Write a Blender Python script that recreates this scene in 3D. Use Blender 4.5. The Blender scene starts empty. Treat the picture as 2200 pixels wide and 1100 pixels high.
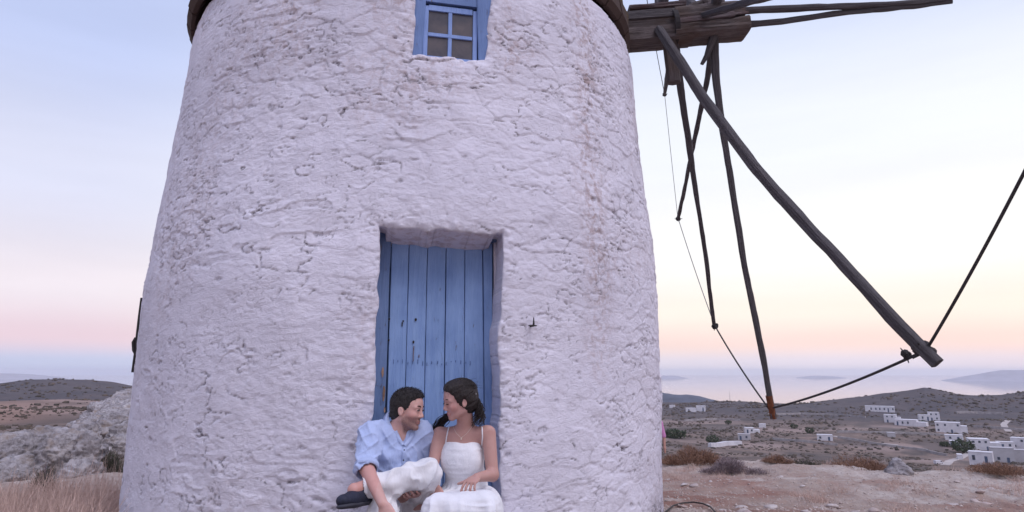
import bpy, math, random
import numpy as np
from mathutils import Vector, Matrix
random.seed(7); rng = np.random.default_rng(7)
S = bpy.context.scene
COL = S.collection

# ------------------------------------------------------------------ camera
EYE = 1.12; FPX = 1400.0; PY = 450.0; PITCH = math.atan(350 / FPX)
CP, SP = math.cos(PITCH), math.sin(PITCH)
cd = bpy.data.cameras.new('camera'); cam = bpy.data.objects.new('camera', cd); COL.objects.link(cam)
cam.location = (0, 0, EYE); cam.rotation_euler = (math.pi / 2 + PITCH, 0, 0)
cd.sensor_width = 36; cd.lens = FPX / 2200 * 36; cd.shift_y = -100 / 2200
cd.clip_start = 0.05; cd.clip_end = 80000
S.camera = cam

# ------------------------------------------------------------------ sky
W = bpy.data.worlds.new('World'); S.world = W; W.use_nodes = True
nt = W.node_tree; nt.nodes.clear()
def wn(t, **k):
    n = nt.nodes.new(t)
    for a, b in k.items(): setattr(n, a, b)
    return n
def wmath(op, a, b=None, c=None, clamp=False):
    n = wn('ShaderNodeMath', operation=op, use_clamp=clamp)
    for i, q in enumerate((a, b, c)):
        if q is None: continue
        if isinstance(q, (int, float)): n.inputs[i].default_value = q
        else: nt.links.new(q, n.inputs[i])
    return n.outputs[0]
def srgb(r, g, b):
    f = lambda c: (c / 12.92 if c <= .04045 else ((c + .055) / 1.055) ** 2.4)
    return (f(r / 255), f(g / 255), f(b / 255), 1)
out = wn('ShaderNodeOutputWorld'); bg = wn('ShaderNodeBackground'); nt.links.new(bg.outputs[0], out.inputs[0])
tc = wn('ShaderNodeTexCoord'); sep = wn('ShaderNodeSeparateXYZ'); nt.links.new(tc.outputs['Generated'], sep.inputs[0])
def wramp(stops, fac):
    r = wn('ShaderNodeValToRGB'); r.color_ramp.interpolation = 'EASE'
    el = r.color_ramp.elements
    while len(el) < len(stops): el.new(.5)
    for e, (p, c) in zip(el, stops): e.position = p; e.color = c
    nt.links.new(fac, r.inputs[0]); return r.outputs[0]
zc = wmath('MAXIMUM', sep.outputs[2], 0.0)
fac = wmath('POWER', zc, 0.5)
# away from the afterglow: blue band, pink belt, lavender, periwinkle
coolR = wramp([(0, srgb(186, 200, 234)), (.12, srgb(198, 206, 234)), (.21, srgb(236, 212, 224)), (.33, srgb(238, 229, 238)),
               (.50, srgb(219, 222, 244)), (.66, srgb(190, 202, 240)), (1, srgb(158, 174, 226))], fac)
warmR = wramp([(0, srgb(232, 232, 242)), (.12, srgb(234, 226, 238)), (.20, srgb(252, 226, 220)), (.29, srgb(254, 244, 234)),
               (.42, srgb(252, 251, 251)), (.58, srgb(240, 244, 253)), (.74, srgb(200, 212, 246)), (1, srgb(150, 172, 226))], fac)
GA, GE = math.radians(22), math.radians(10)
dot = wn('ShaderNodeVectorMath', operation='DOT_PRODUCT'); nt.links.new(tc.outputs['Generated'], dot.inputs[0])
dot.inputs[1].default_value = (math.sin(GA) * math.cos(GE), math.cos(GA) * math.cos(GE), math.sin(GE))
gl = wn('ShaderNodeMapRange', interpolation_type='SMOOTHSTEP'); nt.links.new(dot.outputs['Value'], gl.inputs[0])
gl.inputs[1].default_value = .55; gl.inputs[2].default_value = .97
mix = wn('ShaderNodeMix', data_type='RGBA'); nt.links.new(gl.outputs[0], mix.inputs[0]); nt.links.new(coolR, mix.inputs[6]); nt.links.new(warmR, mix.inputs[7])
# very faint streaks so the gradient is not perfectly even
mp = wn('ShaderNodeMapping'); nt.links.new(tc.outputs['Generated'], mp.inputs[0]); mp.inputs['Scale'].default_value = (2, 2, 16)
nz = wn('ShaderNodeTexNoise'); nt.links.new(mp.outputs[0], nz.inputs['Vector']); nz.inputs['Scale'].default_value = 1.3; nz.inputs['Detail'].default_value = 4
st = wn('ShaderNodeMapRange'); nt.links.new(nz.outputs[0], st.inputs[0]); st.inputs[1].default_value = .3; st.inputs[2].default_value = .7; st.inputs[3].default_value = .965; st.inputs[4].default_value = 1.03
sc_ = wn('ShaderNodeVectorMath', operation='SCALE'); nt.links.new(mix.outputs[2], sc_.inputs[0]); nt.links.new(st.outputs[0], sc_.inputs['Scale'])
sky = wn('ShaderNodeTexSky', sky_type='NISHITA'); sky.sun_disc = False
sky.sun_elevation = math.radians(2); sky.sun_rotation = math.radians(60)
sk = wn('ShaderNodeVectorMath', operation='SCALE'); nt.links.new(sky.outputs[0], sk.inputs[0]); sk.inputs['Scale'].default_value = .012
ad = wn('ShaderNodeVectorMath', operation='ADD'); nt.links.new(sc_.outputs[0], ad.inputs[0]); nt.links.new(sk.outputs[0], ad.inputs[1])
nt.links.new(ad.outputs[0], bg.inputs[0]); bg.inputs[1].default_value = 1.0

sun = bpy.data.lights.new('sun', 'SUN'); so = bpy.data.objects.new('sun', sun); COL.objects.link(so)
sun.energy = 1.9; sun.angle = math.radians(42); sun.color = (.99, .93, .97)
so.rotation_euler = Vector((.40, -.50, 1.0)).to_track_quat('Z', 'Y').to_euler()
S.view_settings.view_transform = 'Standard'; S.view_settings.look = 'None'
S.view_settings.exposure = 0.08; S.view_settings.gamma = 1.0
S.view_settings.use_curve_mapping = False
S.cycles.volume_bounces = 3; S.cycles.max_bounces = 6

# ------------------------------------------------------------------ measuring: a sight line and where it meets things
def sight(u, v):
    y = (PY - v) / FPX
    return np.array([(u - 1100) / FPX, CP - y * SP, SP + y * CP])
def at(u, v, y):
    d = sight(u, v); d = d / d[1]
    return np.array([d[0] * y, y, EYE + d[2] * y])

# ------------------------------------------------------------------ noise
def _hash(ix, iy, iz, seed):
    h = (ix.astype(np.int64) * 374761393 + iy.astype(np.int64) * 668265263 + iz.astype(np.int64) * 2147483647 // 7 + seed * 974634777) & 0x7fffffff
    h = ((h ^ (h >> 13)) * 1274126177) & 0x7fffffff
    h = ((h ^ (h >> 15)) * 73856093) & 0x7fffffff
    return ((h ^ (h >> 11)) & 0xffffff) / float(0xffffff)
def vnoise(x, y, z=None, seed=0):
    x = np.asarray(x, float); y = np.asarray(y, float)
    z = np.zeros_like(x) if z is None else np.asarray(z, float)
    x, y, z = np.broadcast_arrays(x, y, z)
    fx, fy, fz = np.floor(x), np.floor(y), np.floor(z)
    tx, ty, tz = x - fx, y - fy, z - fz
    sm = lambda t: t * t * t * (t * (t * 6 - 15) + 10)
    tx, ty, tz = sm(tx), sm(ty), sm(tz)
    ix, iy, iz = fx.astype(int), fy.astype(int), fz.astype(int)
    flat = not np.any(tz) and not np.any(iz)
    r = 0
    for dz in ((0,) if flat else (0, 1)):
        for dy in (0, 1):
            for dx in (0, 1):
                w = (tx if dx else 1 - tx) * (ty if dy else 1 - ty) * (1 if flat else (tz if dz else 1 - tz))
                r = r + w * _hash(ix + dx, iy + dy, iz + dz, seed)
    return r * 2 - 1
def fbm(x, y, z=None, oct=4, seed=0, gain=.5):
    a, s, r = 1.0, 0.0, 0
    for o in range(oct):
        f = 2.03 ** o
        r = r + a * vnoise(np.asarray(x) * f + 17.3 * o, np.asarray(y) * f - 9.1 * o, None if z is None else np.asarray(z) * f + 3.7 * o, seed + o * 13)
        s += a; a *= gain
    return r / s
def voronoi(x, y, seed=0):
    """F1, F2, offset to nearest, id hash of nearest"""
    fx, fy = np.floor(x), np.floor(y)
    F1 = np.full(x.shape, 9.0); F2 = np.full(x.shape, 9.0); ox = np.zeros_like(x); oy = np.zeros_like(x); cid = np.zeros_like(x); z0 = np.zeros(x.shape, int)
    for j in (-1, 0, 1):
        for i in (-1, 0, 1):
            cx, cy = (fx + i).astype(int), (fy + j).astype(int)
            px = cx + .5 + .85 * (_hash(cx, cy, z0, seed) - .5); py = cy + .5 + .85 * (_hash(cx, cy, z0, seed + 5) - .5)
            dx, dy = x - px, y - py; d = np.hypot(dx, dy)
            n = d < F1
            F2 = np.where(n, F1, np.minimum(F2, d)); ox = np.where(n, dx, ox); oy = np.where(n, dy, oy)
            cid = np.where(n, _hash(cx, cy, z0, seed + 9), cid); F1 = np.where(n, d, F1)
    return F1, F2, ox, oy, cid
def sstep(a, b, x):
    t = np.clip((x - a) / (b - a), 0, 1); return t * t * (3 - 2 * t)

# ------------------------------------------------------------------ object helpers
def link(o, parent=None):
    COL.objects.link(o)
    if parent is not None: o.parent = parent
    return o
def tag(o, label=None, cat=None, group=None, kind=None):
    if label: o['label'] = label
    if cat: o['category'] = cat
    if group: o['group'] = group
    if kind: o['kind'] = kind
    return o
def empty(name, loc=(0, 0, 0), rz=0):
    o = bpy.data.objects.new(name, None); o.empty_display_size = .2
    o.location = loc; o.rotation_euler = (0, 0, rz); return link(o)
class MB:
    def __init__(s): s.v = []; s.f = []; s.uv = []
    def add(s, vs, fs, uvs=None):
        b = len(s.v); s.v.extend([tuple(map(float, p)) for p in vs])
        s.uv.extend(uvs if uvs is not None else [(0, 0)] * len(vs))
        s.f.extend([tuple(i + b for i in q) for q in fs]); return s
    def box(s, c, h, rot=None, jit=0, bevel=0):
        c = np.array(c, float); R = np.eye(3) if rot is None else np.array(rot)
        sg = [(-1, -1, -1), (1, -1, -1), (1, 1, -1), (-1, 1, -1), (-1, -1, 1), (1, -1, 1), (1, 1, 1), (-1, 1, 1)]
        vs = [c + R @ (np.array(g) * np.array(h) + (rng.uniform(-jit, jit, 3) if jit else 0)) for g in sg]
        return s.add(vs, [(0, 3, 2, 1), (4, 5, 6, 7), (0, 1, 5, 4), (1, 2, 6, 5), (2, 3, 7, 6), (3, 0, 4, 7)])
    def tube(s, pts, rad, n=10, sq=1.0, rough=0, flat=1.0, up=(0, 0, 1), seed=0, cap=True):
        """swept round or squarish bar; sq<1 squarer; rough: surface unevenness in metres"""
        P = np.array(pts, float); m = len(P); rad = np.broadcast_to(np.array(rad, float), (m,))
        T = np.gradient(P, axis=0); T /= np.linalg.norm(T, axis=1)[:, None] + 1e-12
        L = np.concatenate([[0], np.cumsum(np.linalg.norm(np.diff(P, axis=0), axis=1))])
        a = np.array(up, float); vs = []; uv = []
        r_ = np.random.default_rng(seed + 1)
        ph = r_.uniform(0, 50)
        for i in range(m):
            b = np.cross(T[i], a); 
            if np.linalg.norm(b) < 1e-6: b = np.cross(T[i], (1, 0, 0.01))
            b /= np.linalg.norm(b); c = np.cross(b, T[i]); a = c
            th = np.arange(n) * 2 * np.pi / n + np.pi / n
            cx, cy = np.cos(th), np.sin(th)
            if sq < 1: k = (np.abs(cx) ** (2 / sq) + np.abs(cy) ** (2 / sq)) ** (-sq / 2)
            else: k = np.ones(n)
            rr = rad[i] * k
            if rough: rr = rr + rough * vnoise(cx * 1.3 + ph, cy * 1.3, np.full(n, L[i] * 5.0), seed) + rough * .6 * vnoise(cx * 4 + ph, cy * 4, np.full(n, L[i] * 9.0), seed + 3)
            for q in range(n):
                vs.append(P[i] + b * cx[q] * rr[q] * flat + c * cy[q] * rr[q]); uv.append((q / n, L[i]))
        fs = [(i * n + q, i * n + (q + 1) % n, (i + 1) * n + (q + 1) % n, (i + 1) * n + q) for i in range(m - 1) for q in range(n)]
        if cap: fs += [tuple(range(n))[::-1], tuple((m - 1) * n + q for q in range(n))]
        return s.add(vs, fs, uv)
    def build(s, name, mat, parent=None, smooth=False, off=(0, 0, 0)):
        me = bpy.data.meshes.new(name); off = np.array(off)
        me.from_pydata([tuple(np.array(p) - off) for p in s.v], [], s.f)
        me.materials.append(mat)
        if any(u != (0, 0) for u in s.uv):
            l = me.uv_layers.new(name='uv'); idx = np.zeros(len(me.loops), int); me.loops.foreach_get('vertex_index', idx)
            l.data.foreach_set('uv', np.array(s.uv, np.float32)[idx].ravel())
        if smooth: me.shade_smooth()
        me.update()
        o = bpy.data.objects.new(name, me); return link(o, parent)
def mesh_np(name, V, F, mat, parent=None, smooth=True, attrs=None, colors=None):
    V = np.ascontiguousarray(V, np.float32); F = np.ascontiguousarray(F, np.int32); k = F.shape[1]
    me = bpy.data.meshes.new(name)
    me.vertices.add(len(V)); me.vertices.foreach_set('co', V.ravel())
    me.loops.add(F.size); me.loops.foreach_set('vertex_index', F.ravel())
    me.polygons.add(len(F)); me.polygons.foreach_set('loop_start', np.arange(0, F.size, k, dtype=np.int32))
    me.polygons.foreach_set('loop_total', np.full(len(F), k, np.int32))
    if smooth: me.polygons.foreach_set('use_smooth', np.ones(len(F), bool))
    for n_, a in (attrs or {}).items():
        at_ = me.attributes.new(n_, 'FLOAT', 'POINT'); at_.data.foreach_set('value', np.ascontiguousarray(a, np.float32).ravel())
    for n_, a in (colors or {}).items():
        at_ = me.attributes.new(n_, 'FLOAT_COLOR', 'POINT'); c = np.ones((len(V), 4), np.float32); c[:, :3] = a; at_.data.foreach_set('color', c.ravel())
    me.materials.append(mat); me.update(calc_edges=True); me.validate()
    o = bpy.data.objects.new(name, me); return link(o, parent)

# ------------------------------------------------------------------ materials
class NT:
    def __init__(s, name, rough=.85, spec=.3):
        s.m = bpy.data.materials.new(name); s.m.use_nodes = True; s.t = s.m.node_tree
        s.b = s.t.nodes['Principled BSDF']; s.b.inputs['Roughness'].default_value = rough; s.b.inputs['Specular IOR Level'].default_value = spec
    def n(s, t, **k):
        n = s.t.nodes.new(t)
        for a, b in k.items(): setattr(n, a, b)
        return n
    def l(s, a, b): s.t.links.new(a, b)
    def coord(s, kind='Object', scale=(1, 1, 1)):
        c = s.n('ShaderNodeTexCoord'); m = s.n('ShaderNodeMapping'); m.inputs['Scale'].default_value = scale
        s.l(c.outputs[kind], m.inputs[0]); return m.outputs[0]
    def noise(s, vec, scale, detail=5, rough=.6, dist=0, lo=None, hi=None):
        n = s.n('ShaderNodeTexNoise'); s.l(vec, n.inputs['Vector']); n.inputs['Scale'].default_value = scale
        n.inputs['Detail'].default_value = detail; n.inputs['Roughness'].default_value = rough; n.inputs['Distortion'].default_value = dist
        o = n.outputs[0]
        return o if lo is None else s.rng(o, lo, hi)
    def rng(s, v, a, b, c=0, d=1):
        n = s.n('ShaderNodeMapRange'); s.l(v, n.inputs[0])
        for i, q in enumerate((a, b, c, d)): n.inputs[i + 1].default_value = q
        return n.outputs[0]
    def attr(s, name, col=False):
        n = s.n('ShaderNodeAttribute', attribute_name=name); return n.outputs['Color' if col else 'Fac']
    def math(s, op, a, b):
        n = s.n('ShaderNodeMath', operation=op)
        for i, q in enumerate((a, b)):
            if isinstance(q, (int, float)): n.inputs[i].default_value = q
            else: s.l(q, n.inputs[i])
        return n.outputs[0]
    def mix(s, f, a, b, mode='MIX'):
        n = s.n('ShaderNodeMix', data_type='RGBA', blend_type=mode)
        for i, q in ((0, f), (6, a), (7, b)):
            if isinstance(q, (int, float)): n.inputs[i].default_value = q
            elif isinstance(q, tuple): n.inputs[i].default_value = (q + (1,))[:4]
            else: s.l(q, n.inputs[i])
        return n.outputs[2]
    def color(s, c): 
        if isinstance(c, tuple): s.b.inputs['Base Color'].default_value = (c + (1,))[:4]
        else: s.l(c, s.b.inputs['Base Color'])
        return s
    def bump(s, h, dist=.01, strength=1.0):
        n = s.n('ShaderNodeBump'); n.inputs['Distance'].default_value = dist; n.inputs['Strength'].default_value = strength
        s.l(h, n.inputs['Height']); s.l(n.outputs[0], s.b.inputs['Normal']); return s

def m_plaster():
    t = NT('whitewashed_plaster', .92, .2); c = t.coord()
    big = t.noise(c, 1.1, 5, .6, 0, .35, .7); mid = t.noise(c, 7, 6, .65, .3, .4, .68); fine = t.noise(c, 60, 4, .7)
    a = t.mix(big, (.80, .765, .845), (.68, .65, .73))
    a = t.mix(t.math('MULTIPLY', mid, .45), a, (.60, .565, .625))
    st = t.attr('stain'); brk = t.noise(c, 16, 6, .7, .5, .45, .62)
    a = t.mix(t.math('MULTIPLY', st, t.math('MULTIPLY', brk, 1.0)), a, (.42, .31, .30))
    gr = t.attr('painted_dark'); brk2 = t.noise(c, 34, 5, .75, .4, .40, .60)
    a = t.mix(t.math('MULTIPLY', gr, brk2), a, (.17, .15, .17))  # shade of cracks and pits put into the wall colour
    t.color(a)
    h = t.math('ADD', t.noise(t.coord('Object', (1, 1, 2.1)), 17, 8, .78, .8), t.math('MULTIPLY', fine, .3))
    t.bump(h, .019, .72); return t.m
def m_wood(name, dark, light, warm=None, uv=True, scale=(14, 1.2, 1), bump=.012, rough=.85):
    t = NT(name, rough, .25); c = t.coord('UV' if uv else 'Object', scale)
    g = t.noise(c, 2.2, 7, .7, .6, .32, .68); g2 = t.noise(c, 9, 5, .7, .2, .3, .7)
    a = t.mix(g, dark, light)
    if warm: 
        w = t.noise(t.coord('Object'), 2.3, 4, .6, 0, .45, .65); a = t.mix(t.math('MULTIPLY', w, .8), a, warm)
    a = t.mix(t.math('MULTIPLY', t.math('SUBTRACT', 1.0, g2), .5), a, tuple(q * .4 for q in dark))
    t.color(a); t.bump(t.math('ADD', g, t.math('MULTIPLY', g2, .6)), bump, .9); return t.m
def m_paint_blue(name, a, b, chip=.62, chipcol=(.20, .15, .13)):
    t = NT(name, .7, .3); o = t.coord('Object', (9, 9, .9)); o1 = t.coord()
    g = t.noise(o, 3, 6, .7, .3, .3, .7); w = t.noise(o1, 2.5, 4, .6, 0, .35, .65)
    c = t.mix(g, a, b); c = t.mix(t.math('MULTIPLY', w, .35), c, tuple(min(1, q * 1.35 + .03) for q in b))
    ch = t.noise(t.coord('Object', (5, 5, 1.2)), 6, 7, .75, .4, chip, chip + .05)
    c = t.mix(t.math('MULTIPLY', ch, .8), c, chipcol)
    ch2 = t.noise(t.coord('Object', (6, 6, 2.0)), 11, 6, .8, .2, .68, .74)
    c = t.mix(t.math('MULTIPLY', ch2, .7), c, (.46, .50, .56))
    t.color(c); t.bump(t.math('SUBTRACT', g, t.math('MULTIPLY', ch, .8)), .004, .9); return t.m
def m_plain(name, col, rough=.8, spec=.3, var=.25, scale=8, bump=0, bscale=60):
    t = NT(name, rough, spec); c = t.coord()
    n = t.noise(c, scale, 5, .65, .2, .3, .7)
    t.color(t.mix(n, tuple(q * (1 - var) for q in col), tuple(min(1, q * (1 + var)) for q in col)))
    if bump: t.bump(t.noise(c, bscale, 5, .7), bump, .9)
    return t.m
M = {}
M['plaster'] = m_plaster()
M['wood'] = m_wood('weathered_grey_timber', (.075, .066, .070), (.235, .212, .222))
M['wood_brown'] = m_wood('old_brown_timber', (.075, .058, .055), (.26, .215, .21), (.16, .105, .08))
M['wood_dark'] = m_wood('dark_eave_timber', (.045, .028, .023), (.15, .095, .078))
M['rope'] = m_plain('old_rope', (.045, .040, .042), .9)
M['rope_pale'] = m_plain('pale_rope', (.22, .21, .22), .9)
M['door_blue'] = m_paint_blue('faded_blue_door_paint', (.145, .235, .455), (.24, .355, .58), .64)
M['frame_blue'] = m_paint_blue('grey_blue_frame_paint', (.085, .14, .27), (.15, .22, .38), .60)
M['window_blue'] = m_paint_blue('window_blue_paint', (.15, .235, .48), (.25, .35, .62), .66)
M['frame_blue2'] = m_paint_blue('window_frame_blue_paint', (.095, .16, .33), (.15, .225, .43), .60)
M['iron'] = m_plain('rusty_black_iron', (.03, .025, .025), .7)
M['iron_blue'] = m_plain('blued_nail', (.06, .10, .24), .8)
M['rust'] = m_plain('rusted_timber_end', (.17, .065, .035), .9, .2, .4, 20)
M['thatch'] = m_plain('thatch', (.12, .09, .07), .95, .1, .4, 30, .02)

exec_people = True

# ------------------------------------------------------------------ windmill tower
TA = math.radians(-8.55); TD = 6.69
TC = np.array([TD * math.sin(TA), TD * math.cos(TA), 0.0])
N0 = np.array([-math.sin(TA), -math.cos(TA), 0]); R0 = np.array([math.cos(TA), -math.sin(TA), 0])
def Rz(z): return np.interp(z, [-.5, .3, 1.0, 1.75, 2.3, 2.9, 3.5, 4.0, 4.2, 4.36], [2.352, 2.36, 2.375, 2.39, 2.37, 2.322, 2.298, 2.285, 2.262, 2.225])
def hit(u, v):
    """angle and height at which a sight line meets the tower face"""
    d = sight(u, v); o = np.array([0, 0, EYE]); R = 2.36
    for _ in range(6):
        a = d[0] ** 2 + d[1] ** 2; b = -2 * (d[0] * TC[0] + d[1] * TC[1]); c = TC[0] ** 2 + TC[1] ** 2 - R * R
        t = (-b - math.sqrt(max(0, b * b - 4 * a * c))) / (2 * a); p = o + d * t; R = float(Rz(p[2]))
    q = p - TC; return math.atan2(q @ R0, q @ N0), p[2]
RM = 2.36
def cyl(phi, z, r): return TC + r[..., None] * (np.cos(phi)[..., None] * N0 + np.sin(phi)[..., None] * R0) + np.stack([0 * z, 0 * z, z], -1)
ZTOP = 4.36
def make_tower():
    st = .0092 / RM
    front = np.arange(-1.75, 1.75, st)
    back = np.linspace(1.75, 2 * np.pi - 1.75, 60)
    phi = np.concatenate([front, back[:-1]]); n = len(phi)
    zz = np.arange(-.35, ZTOP + .001, .0090); zz[-1] = ZTOP; m = len(zz)
    PH, Z = np.meshgrid(phi, zz); Sx = PH * RM
    # openings: (left, right) lines and top/bottom lines, in arc metres
    def pl(pts):  # list of pixels -> arrays
        q = np.array([hit(*p) for p in pts]); return q[:, 0] * RM, q[:, 1]
    dl = pl([(814, 520), (812, 640), (806, 760), (799, 900), (797, 1000), (797, 1130)])
    dr = pl([(1082, 520), (1079, 640), (1073, 760), (1075, 900), (1077, 1000), (1077, 1130)])
    dt = pl([(806, 484), (870, 488), (960, 494), (1040, 498), (1084, 500)])
    wl = pl([(887, 112), (890, 60), (893, 0), (895, -60)]); wr = pl([(1045, 126), (1050, 60), (1054, 0), (1056, -60)])
    wb = pl([(880, 112), (925, 118), (975, 121), (1000, 128), (1050, 126)])
    WT = 4.02
    wob = lambda a, f, s: a * vnoise(Z * f, Z * 0 + s, seed=s)
    dL = np.interp(Z, dl[1][::-1], dl[0][::-1]) + wob(.012, 9, 3); dR = np.interp(Z, dr[1][::-1], dr[0][::-1]) + wob(.012, 8, 4)
    dT = np.interp(Sx, dt[0], dt[1]) + .012 * vnoise(Sx * 12, Sx * 0, seed=5)
    wL = np.interp(Z, wl[1], wl[0]) + wob(.010, 11, 6); wR = np.interp(Z, wr[1], wr[0]) + wob(.010, 11, 7)
    wB = np.interp(Sx, wb[0], wb[1]) + .008 * vnoise(Sx * 14, Sx * 0, seed=8); wT = WT + 0 * Sx
    dB = -9.0 + 0 * Sx
    # --- relief of the rubble under the whitewash
    x, z = Sx, Z
    wx = x + .16 * fbm(x * 3.1, z * 3.1, oct=4, seed=11); wz = z + .11 * fbm(x * 2.3, z * 3.3, oct=4, seed=12)
    F1, F2, ox, oy, cid = voronoi(wx / .30, wz / .135, 21)
    edge = F2 - F1
    G1, G2, gx, gy, gid = voronoi(wx / .13 + 7, wz / .060 + 3, 22)
    ge = G2 - G1
    mask = sstep(-.22, .25, fbm(x * .9, z * .9, oct=3, seed=13) + .10)
    smooth_arch = np.exp(-(((x - .23) / .62) ** 2 + ((z - 2.32) / .22) ** 2) ** 2) + .62 * np.exp(-(((x + .95) / .95) ** 2 + ((z - 1.05) / .75) ** 2) ** 2) + .35 * np.exp(-(((x - 1.25) / .5) ** 2 + ((z - .9) / .6) ** 2))
    mask = mask * (1 - .85 * np.clip(smooth_arch, 0, 1))
    h = .030 * fbm(x * .8, z * .7, oct=2, seed=14) + .012 * fbm(x * 2.6, z * 3.4, oct=3, seed=15)
    facet = (cid - .5) * ox * .9 + (.15 - .9 * _hash((cid * 9999).astype(int), np.zeros(x.shape, int), np.zeros(x.shape, int), 3)) * oy
    h += mask * (.004 * sstep(0, .16, edge) - .004 + .009 * facet)
    m2 = sstep(-.05, .3, fbm(x * 1.7 + 5, z * 1.7, oct=3, seed=16))
    h += m2 * (1 - .6 * np.clip(smooth_arch, 0, 1)) * (-.0022 * gy * (gid - .2))
    # trowelled ridges: long thin arcs with a sharp lower lip
    q = fbm(x * 1.5, z * 4.6, oct=3, seed=17) * 2.4; lip = (q - np.floor(q))
    h += .0085 * (lip - .5) * sstep(.1, .45, fbm(x * 1.4, z * 1.9, oct=2, seed=18)) * (1 - .8 * np.clip(smooth_arch, 0, 1))
    q = fbm(x * 5.2 + 3, z * 12.5, oct=3, seed=27) * 2.6; lip2 = (q - np.floor(q))
    h += .004 * (lip2 - .5) * sstep(.05, .45, fbm(x * 2.4, z * 2.9, oct=2, seed=28)) * (1 - .6 * np.clip(smooth_arch, 0, 1))
    fine = fbm(x * 22, z * 30, oct=4, seed=19, gain=.55); h += .0040 * fine * (.6 + .7 * sstep(-.2, .4, fbm(x * 1.3, z * 1.3, oct=2, seed=20)))
    # pits and cracks where mortar has dropped out
    cr = np.abs(fbm(x * 3.3 + 9, z * 7.5, oct=4, seed=23)); cm = sstep(.12, .38, fbm(x * 2.3, z * 2.6, oct=3, seed=24))
    crack = sstep(.030, .008, cr) * cm
    q2 = fbm(x * 2.6 + 31, z * 6.4, oct=3, seed=44) * 2.2; d2 = np.abs(q2 - np.round(q2)); st2 = sstep(.038, .010, d2) * sstep(.08, .22, fbm(x * 2.7, z * 4.9, oct=3, seed=45)) * (1 - .9 * np.clip(smooth_arch, 0, 1))
    q3 = fbm(x * 6.6 + 11, z * 15, oct=3, seed=46) * 1.8; d3 = np.abs(q3 - np.round(q3)); st3 = .7 * sstep(.075, .03, d3) * sstep(.18, .34, fbm(x * 3.6, z * 6.2, oct=3, seed=47)) * (1 - .8 * np.clip(smooth_arch, 0, 1))
    crack = np.maximum(crack, np.maximum(st2, st3))
    side_ = np.where(q2 > np.round(q2), 1, -1) * np.exp(-(d2 / .10) ** 2) * sstep(.0, .2, fbm(x * 2.7, z * 4.9, oct=3, seed=45)); h += .0035 * side_
    h -= .011 * crack
    pit = sstep(.62, .70, fbm(x * 9, z * 12, oct=3, seed=25)); h -= .008 * pit
    # the wall bellies out a little at the foot on the left and is rubbed round at the openings
    def dist_rect(L, Rr, B, T):
        dx = np.maximum(np.maximum(L - Sx, Sx - Rr), 0); dz = np.maximum(np.maximum(B - Z, Z - T), 0); return np.hypot(dx, dz)
    for (L, Rr, B, T) in ((dL, dR, dB, dT), (wL, wR, wB, wT)):
        d = dist_rect(L, Rr, B, T); h -= .022 * np.exp(-(d / .022)); 
        near = np.exp(-(d / .05)); h += near * .010 * vnoise(x * 30, z * 30, seed=31)
    h -= .05 * sstep(ZTOP - .05, ZTOP, Z) * 0.6
    h += .02 * sstep(.25, -.1, Z) * vnoise(x * 3, z * 3, seed=33)
    rr = Rz(Z) + h
    # stains belong to the wall: rusty runs right of the window, old stone showing
    S0 = hit(1275, 400)[0] * RM
    stain = np.clip(.85 * np.exp(-((x - S0 + .03 * np.sin(z * 3)) / .16) ** 2) * sstep(.6, 2.2, Z) + .55 * np.exp(-((x - hit(1095, 150)[0] * RM) / .07) ** 2) * sstep(3.1, 3.4, Z)
                    + .5 * sstep(.05, .5, fbm(x * 1.1 + 3, z * 1.4, oct=3, seed=41)) * sstep(1.6, 3.2, Z) + .30 * sstep(.1, .5, fbm(x * .9, z * .8, oct=3, seed=42)), 0, 1)
    painted_dark = np.clip(crack * 1.0 + pit * .5 + .6 * sstep(.07, .0, edge) * mask * sstep(.0, .35, fbm(x * 4.1, z * 4.1, oct=2, seed=43)) , 0, 1)  # crack, pit and joint shade painted as dark colour
    painted_dark = np.maximum(painted_dark, sstep(.22, .02, Z) * sstep(1.85, 2.1, x) * .9)  # wall darkened towards the ground at its right end
    # snap grid lines on to the opening outlines, drop faces inside
    ce = lambda A: (A[:-1, :-1] + A[1:, :-1] + A[:-1, 1:] + A[1:, 1:]) / 4
    inside = np.zeros((m - 1, n - 1), bool); reveals = []
    Sn = Sx.copy(); Zn = Z.copy(); idx = np.arange(m * n).reshape(m, n)
    V = None
    for (L, Rr, B, T) in ((dL, dR, dB, dT), (wL, wR, wB, wT)):
        i_ = (ce(Sn) > ce(L)) & (ce(Sn) < ce(Rr)) & (ce(Zn) > ce(B)) & (ce(Zn) < ce(T))
        inside |= i_
        # vertices touching both inside and outside faces
        cnt = np.zeros((m, n)); tot = np.zeros((m, n))
        for dj in (0, 1):
            for di in (0, 1):
                cnt[dj:m - 1 + dj, di:n - 1 + di] += i_; tot[dj:m - 1 + dj, di:n - 1 + di] += 1
        bd = (cnt > 0) & (cnt < tot)
        dists = np.stack([np.abs(Sn - L), np.abs(Sn - Rr), np.abs(Zn - T), np.abs(Zn - B)])
        k = dists.argmin(0)
        Sn = np.where(bd & (k == 0), L, np.where(bd & (k == 1), Rr, Sn)); Zn = np.where(bd & (k == 2), T, np.where(bd & (k == 3), B, Zn))
    V = cyl(Sn / RM, Zn, rr).reshape(-1, 3)
    q = np.stack([idx[:-1, :-1], idx[:-1, 1:], idx[1:, 1:], idx[1:, :-1]], -1)
    keep = q[~inside]
    wrap = np.stack([idx[:-1, -1], idx[:-1, 0], idx[1:, 0], idx[1:, -1]], -1)
    F = np.concatenate([keep, wrap])
    attrs = [stain.reshape(-1), painted_dark.reshape(-1)]
    # reveals: walls of the openings, pushed straight in
    pairs = []
    Hh = (~inside[:, :-1]) & inside[:, 1:]; j, i = np.nonzero(Hh); pairs.append(np.stack([idx[j, i + 1], idx[j + 1, i + 1]], 1))
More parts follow.
